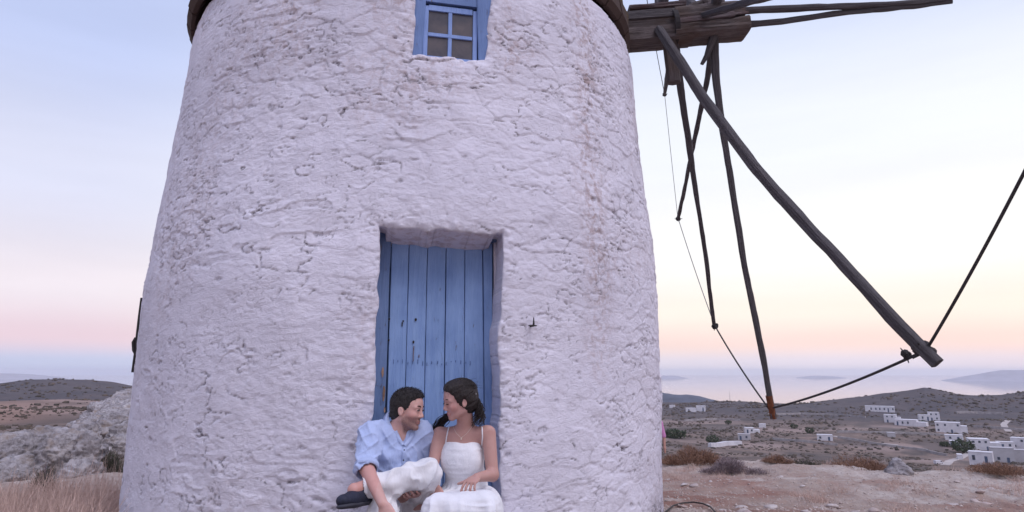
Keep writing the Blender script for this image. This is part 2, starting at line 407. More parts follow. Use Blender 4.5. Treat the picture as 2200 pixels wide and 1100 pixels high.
    Hh = inside[:, :-1] & (~inside[:, 1:]); j, i = np.nonzero(Hh); pairs.append(np.stack([idx[j + 1, i + 1], idx[j, i + 1]], 1))
    Hh = (~inside[:-1]) & inside[1:]; j, i = np.nonzero(Hh); pairs.append(np.stack([idx[j + 1, i + 1], idx[j + 1, i]], 1))
    Hh = inside[:-1] & (~inside[1:]); j, i = np.nonzero(Hh); pairs.append(np.stack([idx[j + 1, i], idx[j + 1, i + 1]], 1))
    E_ = np.concatenate(pairs); ed, inv = np.unique(E_, return_inverse=True); inv = inv.reshape(E_.shape)
    base = V[ed]; zc = base[:, 2]
    steps = [.0, .02, .05, .09, .14, .20, .27, .35, .43, .50]
    fl = np.array([0, -.000, .004, .008, .010, .012, .014, .014, .014, .014])
    dcen = DOOR_PHI; ddir = -(math.cos(dcen) * N0 + math.sin(dcen) * R0)
    rows = [ed]; Vs = [V]; nb = len(V); at0 = [a for a in attrs]
    for kk, s_ in enumerate(steps[1:]):
        p = base + ddir * s_
        nn = vnoise(p[:, 0] * 14, p[:, 1] * 14, p[:, 2] * 14, seed=51)[:, None] * .004 + vnoise(p[:, 0] * 5, p[:, 1] * 5, p[:, 2] * 5, seed=52)[:, None] * .008
        top_ = (zc > 1.9) & (zc < 2.4) & (np.abs(((base - TC) @ R0) - math.sin(DOOR_PHI) * 2.37) < .37)
        pr = p - np.outer(top_ * s_ * .20, (0, 0, 1)) + nn * (N0 * 0 + R0) + nn * np.array([0, 0, .8])
        Vs.append(pr); rows.append(np.arange(nb, nb + len(ed))); nb += len(ed)
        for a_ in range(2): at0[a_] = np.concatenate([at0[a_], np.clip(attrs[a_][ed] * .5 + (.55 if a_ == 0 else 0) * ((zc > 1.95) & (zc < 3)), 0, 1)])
    for a, b in zip(rows[:-1], rows[1:]):
        F = np.concatenate([F, np.stack([a[inv[:, 1]], a[inv[:, 0]], b[inv[:, 0]], b[inv[:, 1]]], 1)])
    V = np.concatenate(Vs)
    return V - TC, F, at0
DOOR_PHI = hit(945, 760)[0]
mill = tag(empty('windmill', TC), 'old round whitewashed stone windmill with blue door and bare wooden sail arms', 'windmill')
V_, F_, at_ = make_tower()
mesh_np('tower_wall', V_, F_, M['plaster'], mill, True, {'stain': at_[0], 'painted_dark': at_[1]})
# inner darkness: the tower is closed on top by the cap floor
mb = MB(); a_ = np.linspace(0, 2 * np.pi, 49)[:-1]
ring = [(2.2 * math.cos(t), 2.2 * math.sin(t), ZTOP - .02) for t in a_]; mb.add(ring, [tuple(range(48))]); mb.build('cap_floor', M['wood_dark'], mill)

# ---- door, set deep in its opening; local frame: x right, y inward, z up
DN = math.cos(DOOR_PHI) * N0 + math.sin(DOOR_PHI) * R0
DX = np.array([-DN[1], DN[0], 0.0]); DX = DX if DX @ R0 > 0 else -DX
def frame_at(phi_c, z0, depth):
    n_ = DN; o = TC + 2.375 * (math.cos(phi_c) * N0 + math.sin(phi_c) * R0) - n_ * depth + np.array([0, 0, z0])
    return o
def to_local(u, v, o):
    """where a sight line meets the vertical plane through o facing out of the door: local x, z"""
    d = sight(u, v); e = np.array([0, 0, EYE]); t = ((o - e) @ DN) / (d @ DN); p = e + d * t
    return (p - o) @ DX, p[2] - o[2]
class LMB(MB):
    """mesh builder in the door frame; coordinates come out relative to the mill"""
    def __init__(s, o): super().__init__(); s.o = o
    def build(s, name, mat, parent=None, smooth=False):
        R_ = np.stack([DX, -DN, np.array([0, 0, 1.0])], 1)
        s.v = [tuple(s.o + R_ @ np.array(p) - TC) for p in s.v]
        return MB.build(s, name, mat, parent, smooth)
    def board(s, x0b, x1b, x0t, x1t, z0, z1, y0, y1, nz=24, rough=.0012, seed=0, ch=.003):
        """upright board with chamfered edges and a slightly uneven face"""
        vs = []; fs = []; w = 4
        prof = lambda a, b: [(a, y1), (a, y0 + ch), (a + ch, y0), ((a + b) / 2, y0), (b - ch, y0), (b, y0 + ch), (b, y1)]
        for i in range(nz + 1):
            t = i / nz; a = x0b + (x0t - x0b) * t; b = x1b + (x1t - x1b) * t; z = z0 + (z1 - z0) * t
            for k, (x, y) in enumerate(prof(a, b)):
                nx_ = rough * float(vnoise(z * 4, k * .7 + seed * 3.3, seed=seed)); ny_ = rough * 1.5 * float(vnoise(z * 3, k * .4 + seed * 7.1, seed=seed + 40))
                vs.append((x + nx_, y + ny_, z))
        n = 7
        fs = [(i * n + k, i * n + k + 1, (i + 1) * n + k + 1, (i + 1) * n + k) for i in range(nz) for k in range(n - 1)]
        fs += [(i * n + n - 1, i * n, (i + 1) * n, (i + 1) * n + n - 1) for i in range(nz)]
        fs += [tuple(range(n))[::-1], tuple(nz * n + k for k in range(n))]
        return s.add(vs, fs)
DO = frame_at(DOOR_PHI, 0, .33)
bot = 0.20
def dx(u, v): return to_local(u, v, DO)[0]
ztop = to_local(950, 516, DO)[1]
door_top_l, door_top_r = to_local(850, 510, DO)[1], to_local(1050, 522, DO)[1]
mb = LMB(DO); mb.box((dx(950, 760), .075, (bot + ztop) / 2), (.40, .012, (ztop - bot) / 2)); door = mb.build('door', M['frame_blue'], mill)
us_t = [841, 879, 919, 959, 999, 1037, 1060]; us_b = [831, 869.5, 911, 954, 997, 1040, 1060]
for k in range(6):
    g = .0024 if k != 5 else .0055
    yy = .0 + .003 * ((k * 7) % 3 - 1) + (.010 if k == 5 else 0)
    xt0, xt1 = dx(us_t[k], 530), dx(us_t[k + 1], 530); xb0, xb1 = dx(us_b[k], 880), dx(us_b[k + 1], 880)
    zt_, zb_ = to_local(950, 530, DO)[1], to_local(950, 880, DO)[1]
    ex = lambda a, b, z: a + (b - a) * (zt_ - z) / (zt_ - zb_)
    mb = LMB(DO); mb.board(ex(xt0, xb0, bot) + g, ex(xt1, xb1, bot) - g, ex(xt0, xb0, ztop) + g, ex(xt1, xb1, ztop) - g, bot, ztop - .006 * k / 5, yy, yy + .045, seed=k)
    mb.build('door_plank', M['door_blue'], door)
# grain-split band across the planks where an old bar was nailed: short splits and nail heads
zb = to_local(950, 779, DO)[1]
for k in range(0, 34, 2):
    mb = LMB(DO)
    x = dx(845, 779) + (dx(1015, 779) - dx(845, 779)) * (k + rng.uniform(-.3, .3)) / 33; hh = rng.uniform(.004, .015)
    mb.box((x, -.004, zb + rng.uniform(-.012, .012)), (.0016, .0025, hh)); mb.build('nail', M['iron_blue'], door)
def hole(u, v, w, h_):
    mb = LMB(DO); x, z = to_local(u, v, DO); n = 10
    for a in range(1): 
        vs = [(x + w * math.cos(t) * (1 + .15 * math.sin(3 * t)), -.0085, z + h_ * math.sin(t)) for t in np.arange(n) * 2 * np.pi / n]
        vs += [(x + w * .7 * math.cos(t), -.001, z + h_ * .7 * math.sin(t)) for t in np.arange(n) * 2 * np.pi / n]
        mb.add(vs, [(k, (k + 1) % n, (k + 1) % n + n, k + n) for k in range(n)] + [tuple(range(n))])
    return mb
for (u, v, w, h_, nm) in ((836, 686, .007, .008, 'bolt'), (893, 687, .008, .011, 'bolt'), (835, 731, .007, .008, 'bolt'), (888, 735, .007, .011, 'bolt')):
    hole(u, v, w, h_).build(nm, M['iron'], door)
mb = hole(866, 690, .006, .007); x, z = to_local(864, 697, DO); mb.box((x, -.006, z), (.0035, .004, .014)); mb.build('keyhole', M['iron'], door)
mb = LMB(DO)
for (u, v, h_) in ((888, 762, .045), (889, 748, .015), (900, 765, .01)): x, z = to_local(u, v, DO); mb.box((x, -.0052, z), (.0025, .002, h_))
mb.build('rust_run', m_plain('rust_stain', (.16, .10, .09), .9), door)
# frame posts and head
mb = LMB(DO); mb.board(dx(800, 880) - .02, dx(829, 880), dx(812, 530) - .03, dx(839, 530), bot, ztop + .01, -.03, .05, seed=20, rough=.004, ch=.006)
fr = mb.build('door_frame', M['frame_blue'], mill)
mb = LMB(DO); mb.board(dx(1061, 880), dx(1085, 880) + .03, dx(1062, 530), dx(1085, 530) + .03, bot, ztop + .01, .012, .06, seed=21, rough=.003); mb.build('frame_post', M['plaster'], fr)
mb = LMB(DO); mb.box((dx(950, 510), -.002, ztop + .035), (.45, .04, .034), jit=.003); mb.build('frame_head', M['frame_blue'], fr)
# bare patches on the left post where the paint is gone
mb = LMB(DO)
for (u, v, w, h_) in ((822, 800, .008, .035), (824, 845, .010, .05), (826, 880, .006, .02)):
    x, z = to_local(u, v, DO); n = 12; r_ = np.random.default_rng(int(v))
    mb.add([(x + w * math.cos(t) * r_.uniform(.6, 1.2), -.0375, z + h_ * math.sin(t) * r_.uniform(.8, 1.1)) for t in np.arange(n) * 2 * np.pi / n] + [(x, -.034, z + h_ * 1.4), (x, -.034, z - h_ * 1.4)], [tuple(range(n))[::-1]])
mb.build('bare_wood_patch', m_plain('bare_wood', (.27, .17, .12), .9, .2, .5, 25), fr)
# the stone step the couple sits on
mb = MB(); n_ = 26; 
def step_mesh():
    vs = []; fs = []; prof = []
    X = np.linspace(-.62, .60, n_); prof = [(-.16, -.3), (-.17, .12), (-.15, .185), (-.10, .20), (.0, .203), (.2, .2), (.42, .2)]
    for x in X:
        for (y, z) in prof: vs.append((x + dx(945, 900), y - .05 + .012 * float(vnoise(x * 6, z * 9, y * 5, 61)), z + .008 * float(vnoise(x * 5, y * 5, seed=62))))
    k = len(prof); return vs, [(i * k + j, i * k + j + 1, (i + 1) * k + j + 1, (i + 1) * k + j) for i in range(n_ - 1) for j in range(k - 1)] + [tuple(range(k)), tuple((n_ - 1) * k + j for j in range(k))[::-1]]
lm = LMB(DO - np.array([0, 0, 0]) + DN * .27); v_, f_ = step_mesh(); lm.add(v_, f_); lm.build('door_step', M['plaster'], mill, True)

# ---- window
WO = frame_at(DOOR_PHI, 0, .125)
def wl_(u, v): return to_local(u, v, WO)
x0, z0 = wl_(907, 119); x1, z1 = wl_(1026, 121); zb = min(z0, z1) - .015
xo0, xo1 = wl_(884, 100)[0], wl_(1050, 100)[0]; zt = wl_(965, 14)[1]
frm = LMB(WO); frm.board(xo0 - .03, x0 - .004, xo0 - .03, wl_(918, 10)[0] - .006, zb - .05, zt + .16, .0, .07, seed=30, rough=.003)
frm.board(x1 + .010, xo1 + .03, wl_(1022, 10)[0] + .010, xo1 + .03, zb - .05, zt + .16, .0, .07, seed=31, rough=.003)
frm.box(((x0 + x1) / 2, .04, zt + .075), ((x1 - x0) / 2 + .02, .03, .045)); win = frm.build('window_frame', M['frame_blue2'], mill)
cxw = (x0 + x1) / 2; sw = .030
sash = LMB(WO); Yw = .022
sash.board(x0 + .003, x0 + sw + .008, x0 + .003, x0 + sw + .008, zb, zt, Yw, Yw + .03, seed=32); sash.board(x1 - sw - .004, x1, x1 - sw - .004, x1, zb, zt, Yw, Yw + .03, seed=33)
sash.box((cxw, Yw + .015, zt - .012), ((x1 - x0) / 2 - .04, .013, .022)); sash.box((cxw, Yw + .015, zb + .012), ((x1 - x0) / 2 - .04, .013, .02))
sash.board(cxw - .016, cxw + .012, cxw - .016, cxw + .012, zb + .03, zt - .03, Yw + .004, Yw + .024, seed=34)
zm = wl_(965, 74)[1]; sash.box((cxw, Yw + .015, zm), ((x1 - x0) / 2 - .04, .013, .013)); sash.build('sash', M['window_blue'], win)
t = NT('old_window_glass', .18, .5); g = t.noise(t.coord(), 5, 4, .6, .3, .3, .7); t.color(t.mix(g, (.055, .05, .06), (.13, .105, .10))); M['pane'] = t.m
for (a, b, c, d) in ((x0 + sw, cxw - .01, zb + .02, zm), (cxw + .006, x1 - sw, zb + .02, zm), (x0 + sw, cxw - .01, zm, zt - .01), (cxw + .006, x1 - sw, zm, zt - .01)):
    p = LMB(WO); p.box(((a + b) / 2, Yw + .021, (c + d) / 2), ((b - a) / 2 + .004, .003, (d - c) / 2 + .004)); p.build('pane', M['pane'], win)
# small iron hook in the wall beside the door
ph, z = hit(1142, 700); P = TC + float(Rz(z)) * (math.cos(ph) * N0 + math.sin(ph) * R0) + np.array([0, 0, z]); nn = math.cos(ph) * N0 + math.sin(ph) * R0; tt = np.array([-nn[1], nn[0], 0])
mb = MB(); mb.tube([P - nn * .05, P + nn * .025, P + nn * .03 + [0, 0, .012], P + nn * .03 + [0, 0, .055]], [.008, .008, .007, .003], 8); mb.tube([P + nn * .02 - tt * .035, P + nn * .03, P + nn * .02 + tt * .03], [.003, .007, .003], 6)
mb.build('iron_hook', M['iron'], mill, off=TC)
# dark pipe hugging the left flank, with a small clip box
pts = [(300, 640), (296, 680), (291, 720), (287, 760), (281, 800)]
def flank(u, v): return at(u + 3, v, 6.35)
mb = MB(); mb.tube([flank(u + 1, v) for u, v in pts], .012, 8, rough=.003); mb.tube([flank(288, 725), flank(284, 735), flank(285, 752), flank(290, 765)], [.010, .019, .019, .010], 8, rough=.004); mb.build('drain_pipe', M['iron'], mill, off=TC)

# ---- cap: eave ring of boards and a conical roof
for k in range(44):
    a0 = 2 * np.pi * k / 44; a1 = 2 * np.pi * (k + .93) / 44; mb = MB(); r_ = np.random.default_rng(k)
    vs = []
    jo = r_.uniform(-.012, .012)
    for (r, z) in ((2.23, ZTOP + .015), (2.27 + jo, ZTOP + .01), (2.31 + jo, ZTOP + .07), (2.29 + jo, ZTOP + .22), (2.0, ZTOP + .48)):
        for a in (a0, (a0 + a1) / 2, a1): vs.append((r * math.cos(a) - .045, r * math.sin(a), z + (jo if r > 2.26 else 0) + .045 * math.cos(a)))
    fs = [(j * 3 + i, j * 3 + i + 1, (j + 1) * 3 + i + 1, (j + 1) * 3 + i) for j in range(4) for i in range(2)]
    fs += [tuple(j * 3 for j in range(5)), tuple(j * 3 + 2 for j in range(5))[::-1], (12, 13, 14, 2, 1, 0)]
    mb.add(vs, [f[::-1] for f in fs]); mb.build('eave_board', M['wood_dark'], mill)
mb = MB(); n = 64; prof = [(2.2, ZTOP + .30), (2.25, ZTOP + .42), (1.7, ZTOP + 1.0), (.9, ZTOP + 1.75), (.05, ZTOP + 2.3)]
for (r, z) in prof:
    for i in range(n): rr = r * (1 + .02 * float(vnoise(i * .9, z * 3, seed=5))); mb.v.append((rr * math.cos(i * 2 * np.pi / n), rr * math.sin(i * 2 * np.pi / n), z)); mb.uv.append((0, 0))
mb.f = [(j * n + i, j * n + (i + 1) % n, (j + 1) * n + (i + 1) % n, (j + 1) * n + i) for j in range(4) for i in range(n)]
mb.build('thatched_cap', M['thatch'], mill, True)

# ---- windshaft, sail arms and rim rope
def near_line(u, v, A, B):
    """point on the sight line closest to the line A-B"""
    e = np.array([0, 0, EYE]); d = sight(u, v); d /= np.linalg.norm(d); w = B - A; L_ = np.linalg.norm(w); w = w / L_
    r = A - e; b = d @ w; t = (r @ d - (r @ w) * b) / (1 - b * b); return e + d * t
SA = at(1340, 70, 6.62); AX = np.array([.9961, -.0045, .0878]); AX /= np.linalg.norm(AX)
def on_axis(u):
    lo, hi = -1, 6
    for _ in range(50):
        m_ = (lo + hi) / 2; p = SA + AX * m_; q = p - [0, 0, EYE]; uu = 1100 + FPX * q[0] / (q[1] * CP + q[2] * SP)
        lo, hi = (m_, hi) if uu < u else (lo, m_)
    return SA + AX * lo
up = np.cross(np.cross(AX, [0, 0, 1]), AX); up /= np.linalg.norm(up); sd = np.cross(up, AX)
Rot = np.stack([AX, sd, up], 1)
def beam(x_from, x_to, off_s, off_u, hs, hu, name, mat, seed=0, sq=.35, parent=None, rough=.006, slope=0):
    a = on_axis(x_from) + sd * off_s + up * off_u; b = on_axis(x_to) + sd * off_s + up * (off_u + slope)
    mb = MB(); nn = max(6, int(np.linalg.norm(b - a) / .05)); pts = [a + (b - a) * i / nn for i in range(nn + 1)]
    mb.tube(pts, hu, 20, sq=sq, rough=rough, flat=hs / hu, up=up, seed=seed); return mb.build(name, mat, parent, off=TC)
M['wood_pale'] = m_wood('pale_split_timber', (.13, .10, .105), (.34, .28, .29), (.22, .13, .12))
shaft = beam(1250, 1480, 0, .0, .165, .185, 'wind_shaft', M['wood_brown'], 1, .14, mill, .005)
beam(1352, 1472, -.09, .205, .10, .026, 'splice_timber', M['wood_pale'], 2, .2, shaft, .004)
beam(1344, 1462, -.178, .105, .012, .05, 'splice_timber', M['wood'], 3, .2, shaft, .004)
beam(1446, 1592, -.01, .098, .185, .092, 'splice_timber', M['wood_brown'], 6, .30, shaft, .009)
beam(1440, 1597, -.01, -.088, .19, .080, 'splice_timber', M['wood_brown'], 4, .34, shaft, .009)
beam(1446, 1566, -.195, -.020, .016, .030, 'splice_timber', M['wood_pale'], 5, .3, shaft, .005, .03)
beam(1470, 1596, -.185, .010, .016, .016, 'splice_timber', M['wood_pale'], 7, .5, shaft, .004, .01)
for (ua, oa, ub, ob, r) in ((1470, .15, 1512, .26, .03), (1500, .17, 1560, .25, .028), (1520, .20, 1575, .15, .028), (1545, .14, 1515, .30, .026), (1452, .17, 1462, .24, .022)):
    a = on_axis(ua) + up * oa - sd * .1; b = on_axis(ub) + up * ob - sd * .05; mb = MB(); mb.tube([a, (a + b) / 2 + up * .01, b], r, 10, sq=.4, rough=.006, seed=ua); mb.build('wedge', M['wood_pale'] if ua % 4 == 0 else M['wood_brown'], shaft, off=TC)
mb = MB()
for k in range(4):
    t_ = np.linspace(0, 2 * np.pi, 25); r1 = .215; x = on_axis(1441 + k * 2.4); mb.tube([x + sd * (r1 * math.cos(q) - .02) + up * r1 * .88 * math.sin(q) for q in t_], .011, 6, seed=k)
mb.build('lashing', M['rope'], shaft, off=TC)
# long bowsprit poles that run out from the shaft end and meet
e0 = on_axis(1592); tip = on_axis(2040)
tip = near_line(2042, 0, e0, tip)
for (pl, r0, r1, sd_) in (([(1560, 24), (1700, 18), (1850, 12), (1960, 6), (2045, -2)], .045, .026, 11), ([(1560, 57), (1700, 44), (1800, 29), (1900, 20), (1980, 12), (2045, 3)], .040, .022, 12)):
    pts = [near_line(u, v, e0, tip) + sd * 0 for u, v in pl]; mb = MB()
    pts = np.array(pts); t_ = np.linspace(0, len(pts) - 1, 30); pts = np.stack([np.interp(t_, range(len(pts)), pts[:, c]) for c in range(3)], 1)
    mb.tube(pts, np.linspace(r0, r1, 30), 10, rough=.006, seed=sd_); mb.build('bowsprit_pole', M['wood'], mill, off=TC)
# wheel plane
Hc = on_axis(1500); r_off = at(1579, -18, 6.5)
H0 = at(1579, -18, 6.5)
def plane_pt(u, v):
    d = sight(u, v); e = np.array([0, 0, EYE]); t = ((H0 - e) @ AX) / (d @ AX); return e + d * t
E1 = np.cross(AX, [0, 0, 1]); E1 /= np.linalg.norm(E1); E2 = np.cross(E1, AX)
T0 = 3.02142; RR = 4.4795
tips = [H0 + RR * (math.cos(T0 + math.radians(30) * k) * E1 + math.sin(T0 + math.radians(30) * k) * E2) for k in range(12)]
for k, (u, v) in enumerate([(1428, 203), (1457, 470), (1535, 705), (1662, 898), (2014, 780)]): tips[k] = plane_pt(u, v)
tips[5] = plane_pt(2500, -250)
def arm(path, A, B, radii, mat, seed, sq=.34, n=16):
    P = [A] + [near_line(u, v, A, B) for u, v in path] + [B]; P = np.array(P); L_ = np.concatenate([[0], np.cumsum(np.linalg.norm(np.diff(P, axis=0), axis=1))])
    m_ = max(10, int(L_[-1] / .08)); t_ = np.linspace(0, L_[-1], m_); Q = np.stack([np.interp(t_, L_, P[:, c]) for c in range(3)], 1)
    for _ in range(2): Q[1:-1] = (Q[:-2] + 2 * Q[1:-1] + Q[2:]) / 4
    Q += np.stack([.004 * vnoise(t_ * 1.7, seed + 0 * t_, seed=seed + c) for c in range(3)], 1)
    R_ = np.interp(np.linspace(0, 1, m_), np.linspace(0, 1, len(radii)), radii)
    mb = MB(); mb.tube(Q, R_, n, sq=sq, rough=.005, seed=seed); return mb
f1 = -sd * .22
a5 = near_line(1415, 62, on_axis(1300) + f1, on_axis(1600) + f1)
arms = [
 (on_axis(1445) - up * .10, tips[0], [], [.05, .035, .022]),
 (on_axis(1528) - up * .12, tips[1], [(1522, 160), (1500, 260), (1478, 370)], [.034, .027, .026, .025, .023]),
 (on_axis(1447) - up * .10, tips[2], [(1462, 190), (1482, 320), (1498, 430), (1520, 580)], [.046, .038, .036, .027, .026, .025, .024]),
 (on_axis(1530) - up * .10, tips[3], [(1537, 160), (1550, 260), (1573, 400), (1597, 560), (1625, 700), (1645, 800)], [.05, .037, .032, .031, .031, .031, .030, .029]),
 (a5, tips[4], [(1513, 213), (1604, 335), (1660, 405), (1785, 541), (1912, 680)], [.042, .043, .044, .043, .042, .041, .040, .040, .039]),
]
for k in (5, 7, 8, 9, 10, 11):
    r0_ = on_axis(1425 if k % 2 == 0 else 1500 if k == 5 else 1535) + up * .12
    s0 = (tips[k] - H0) / RR
    path = []
    arms.append((r0_ + s0 * .10, tips[k], path, [.034, .034, .034, .034, .03] if k == 5 else [.05, .045, .04, .04, .035]))
for k, (A, B, path, rad) in enumerate(arms):
    o = arm(path, A, B, rad, M['wood'], 70 + k).build('sail_arm', M['wood'], mill, False, off=TC)
    if k == 3: 
        a = near_line(1652, 850, A, B); mb = MB(); mb.tube([a, (a + B) / 2, B + (B - a) * .02], [.034, .033, .032], 12, sq=.8, rough=.004, seed=5); mb.build('rusty_tip', M['rust'], o, off=TC)
# short stub pieces hanging at the hub
mb = MB(); a = on_axis(1432) - up * .10 - sd * .04; b = near_line(1448, 178, a, a - up * .8 + AX * .02); mb.tube([a, b], [.075, .070], 8, sq=.35, rough=.004, seed=3); mb.build('hanging_block', M['wood_brown'], mill, off=TC)
a = on_axis(1527) - up * .14 - sd * .05; mb = MB(); mb.tube([a, near_line(1518, 120, a, a - up), near_line(1507, 138, a, a - up)], [.05, .028, .02], 8, rough=.004); mb.build('broken_stub', M['wood'], mill, off=TC)
a = on_axis(1434) - up * .2 ; mb = MB()
# rope round the arm ends
def rope(A, B, sag, r0, r1, nm='rim_rope', mat='rope'):
    t_ = np.linspace(0, 1, 24)[:, None]; P = A + (B - A) * t_ + np.array([0, 0, -1.0]) * sag * 4 * t_ * (1 - t_)
    mb = MB(); mb.tube(P, np.linspace(r0, r1, 24), 6); return mb.build(nm, M[mat], mill, off=TC)
def knot(P, r, seed, nm='rope_knot'):
    mb = MB(); r_ = np.random.default_rng(seed)
    for k in range(5):
        n_ = r_.normal(size=3); n_ /= np.linalg.norm(n_); a = np.cross(n_, [0, 0, 1]); a /= np.linalg.norm(a); b = np.cross(n_, a); t_ = np.linspace(0, 6.28, 13)
        mb.tube([P + r * (a * math.cos(q) + b * math.sin(q)) * r_.uniform(.7, 1.0) for q in t_], r * .33, 6)
    for k in range(3): d = r_.normal(size=3); d /= np.linalg.norm(d); mb.tube([P, P + d * r * 1.9], [r * .3, r * .1], 5)
    return mb.build(nm, M['rope'], mill, off=TC)
rp = [tips[0], plane_pt(1456, 466), plane_pt(1536, 700), plane_pt(1652, 878), plane_pt(1990, 752)]
rope(rp[0], rp[1], .03, .0045, .0045, mat='rope_pale'); rope(rp[1], rp[2], .05, .006, .006, mat='rope_pale'); rope(rp[2], rp[3], .04, .010, .010); rope(rp[3], rp[4], .04, .011, .011)
t6 = tips[5]
rope(rp[4], t6, .06, .010, .009)
for k, k2 in ((5, 7), (7, 8), (8, 9), (9, 10), (10, 11)): rope(tips[k], tips[k2], .05, .010, .010)
rope(tips[11], tips[0], .04, .008, .006)
for P, r in ((tips[0], .03), (tips[1], .035), (rp[2], .04), (plane_pt(1654, 872), .035), (plane_pt(1947, 762), .032), (rp[4], .055), (plane_pt(1975, 745), .045)): knot(P, r, int(r * 1e4))

# ------------------------------------------------------------------ land
def azt(pts):
    """pixels -> azimuth, slope of sight line per metre of ground distance"""
    a = []; t = []
    for u, v in pts: d = sight(u, v); a.append(math.atan2(d[0], d[1])); t.append(d[2] / math.hypot(d[0], d[1]))
    return np.array(a), np.array(t)
RID_R = azt([(1380, 875), (1440, 872), (1500, 866), (1520, 863), (1560, 861), (1605, 863), (1640, 869), (1680, 872), (1740, 864), (1800, 857), (1880, 847), (1950, 838), (1985, 832), (2010, 836), (2050, 845), (2100, 849), (2150, 848), (2175, 844), (2200, 841), (2400, 850)])
RID_L = azt([(-300, 840), (0, 823), (60, 817), (120, 815), (190, 815), (230, 820), (270, 826), (420, 850)])
CR_R = azt([(1300, 997), (1420, 1000), (1540, 998), (1680, 992), (1760, 996), (1850, 1004), (1950, 1012), (2050, 1012), (2120, 1013), (2200, 1020), (2400, 1030)])
rd = np.array([0, 5.5, 7, 9.5, 14, 15.2, 17, 20, 30, 45, 80, 140, 260, 400, 600, 760, 900, 1050, 1300, 1700, 3000])
zr = np.array([0, 0, -.16, -.42, np.nan, -1.15, -1.55, -2.2, -5.0, -9.0, -17, -25, -33, -37, -38, -34, np.nan, -42, -70, -100, -110])
ld = np.array([0, 4.5, 6, 7.5, 10, 14, 17, 22, 35, 60, 90, 130, 180, 260, 340, 480, 620, 760, 1000, 1600, 3000])
zl = np.array([0, 0, -.2, -.32, -.45, -.62, -.9, -1.6, -3.0, -4.6, -6.6, -8.2, -10.0, -11.2, -13.5, -19, -14, np.nan, -26, -100, -110])
def base_h(x, y):
    d = np.hypot(x, y); az = np.arctan2(x, y)
    zc_ = 1.12 + 14 * np.interp(az, *CR_R) ; zr9 = 1.12 + 900 * np.interp(az, *RID_R); zl7 = 1.12 + 760 * np.interp(az, *RID_L)
    def prof(ds, zs, special):
        zs = zs.copy(); out_ = 0
        l = np.log(d + 3); lds = np.log(ds + 3)
        z0 = np.where(np.isnan(zs), 0, zs); r = np.interp(l, lds, z0)
        for k, val in special.items():
            w = np.zeros(len(ds)); w[k] = 1; r = r + np.interp(l, lds, w) * val
        return r
    R_ = prof(rd, zr, {4: zc_, 16: zr9}); L_ = prof(ld, zl, {17: zl7})
    w = sstep(-.33, .05, az)
    return L_ * (1 - w) + R_ * w
def ground(x, y):
    x = np.asarray(x, float); y = np.asarray(y, float)
    d = np.hypot(x, y); h = base_h(x, y)
    # broad undulation far off, hummocks close by
    far = sstep(40, 200, d) * (1 - sstep(560, 740, d)); h = h + far * (5.0 * fbm(x / 170, y / 170, oct=3, seed=81) + 1.2 * fbm(x / 38, y / 38, oct=3, seed=82))
    h = h + sstep(500, 800, d) * 1.3 * fbm(x / 30, y / 30, oct=3, seed=83)
    near = 1 - sstep(14, 60, d); nt_ = np.hypot(x - TC[0], y - TC[1]) - 2.4
    a = near * sstep(0, 1.0, nt_)
    h = h + a * (.055 * fbm(x * .7, y * .9, oct=3, seed=84) + .022 * fbm(x * 3, y * 3.6, oct=3, seed=85))
    nz_ = (1 - sstep(13, 20, d)) * sstep(0, .5, nt_)
    F1, F2, ox, oy, cid = voronoi(x / .34 + .5 * fbm(x * 2, y * 2, oct=2, seed=71), y / .42 + .5 * fbm(x * 2.4, y * 2, oct=2, seed=72), 73)
    h = h + nz_ * (.050 * (cid - .35) * sstep(.0, .16, F2 - F1) * sstep(-.2, .2, fbm(x * .7, y * .7, oct=2, seed=74)) + .016 * fbm(x * 9, y * 11, oct=3, seed=75))
    # bedded rock: low steps running across the slope
    q = (y * 1.0 + x * .18 + .9 * fbm(x * .35, y * .5, oct=3, seed=86)) * .62; f_ = q - np.floor(q)
    m_ = sstep(7.5, 9.5, d) * (1 - sstep(16, 22, d)) * sstep(.10, .30, np.arctan2(x, y))
    h = h + m_ * .085 * (sstep(0, .75, f_) - sstep(.85, 1.0, f_) - .5) + m_ * .02 * fbm(x * 2, y * 7, oct=3, seed=87)
    return h
def ground_hit(u, v, dmax=1600, dmin=3):
    d = sight(u, v); d = d / math.hypot(d[0], d[1]); ts = np.geomspace(dmin, dmax, 1600)
    P = d[None] * ts[:, None]; hz = ground(P[:, 0], P[:, 1]); b = (P[:, 2] + EYE) < hz
    if not b.any(): return None
    i = int(np.argmax(b)); t = ts[i]; return np.array([d[0] * t, d[1] * t, float(hz[i])])
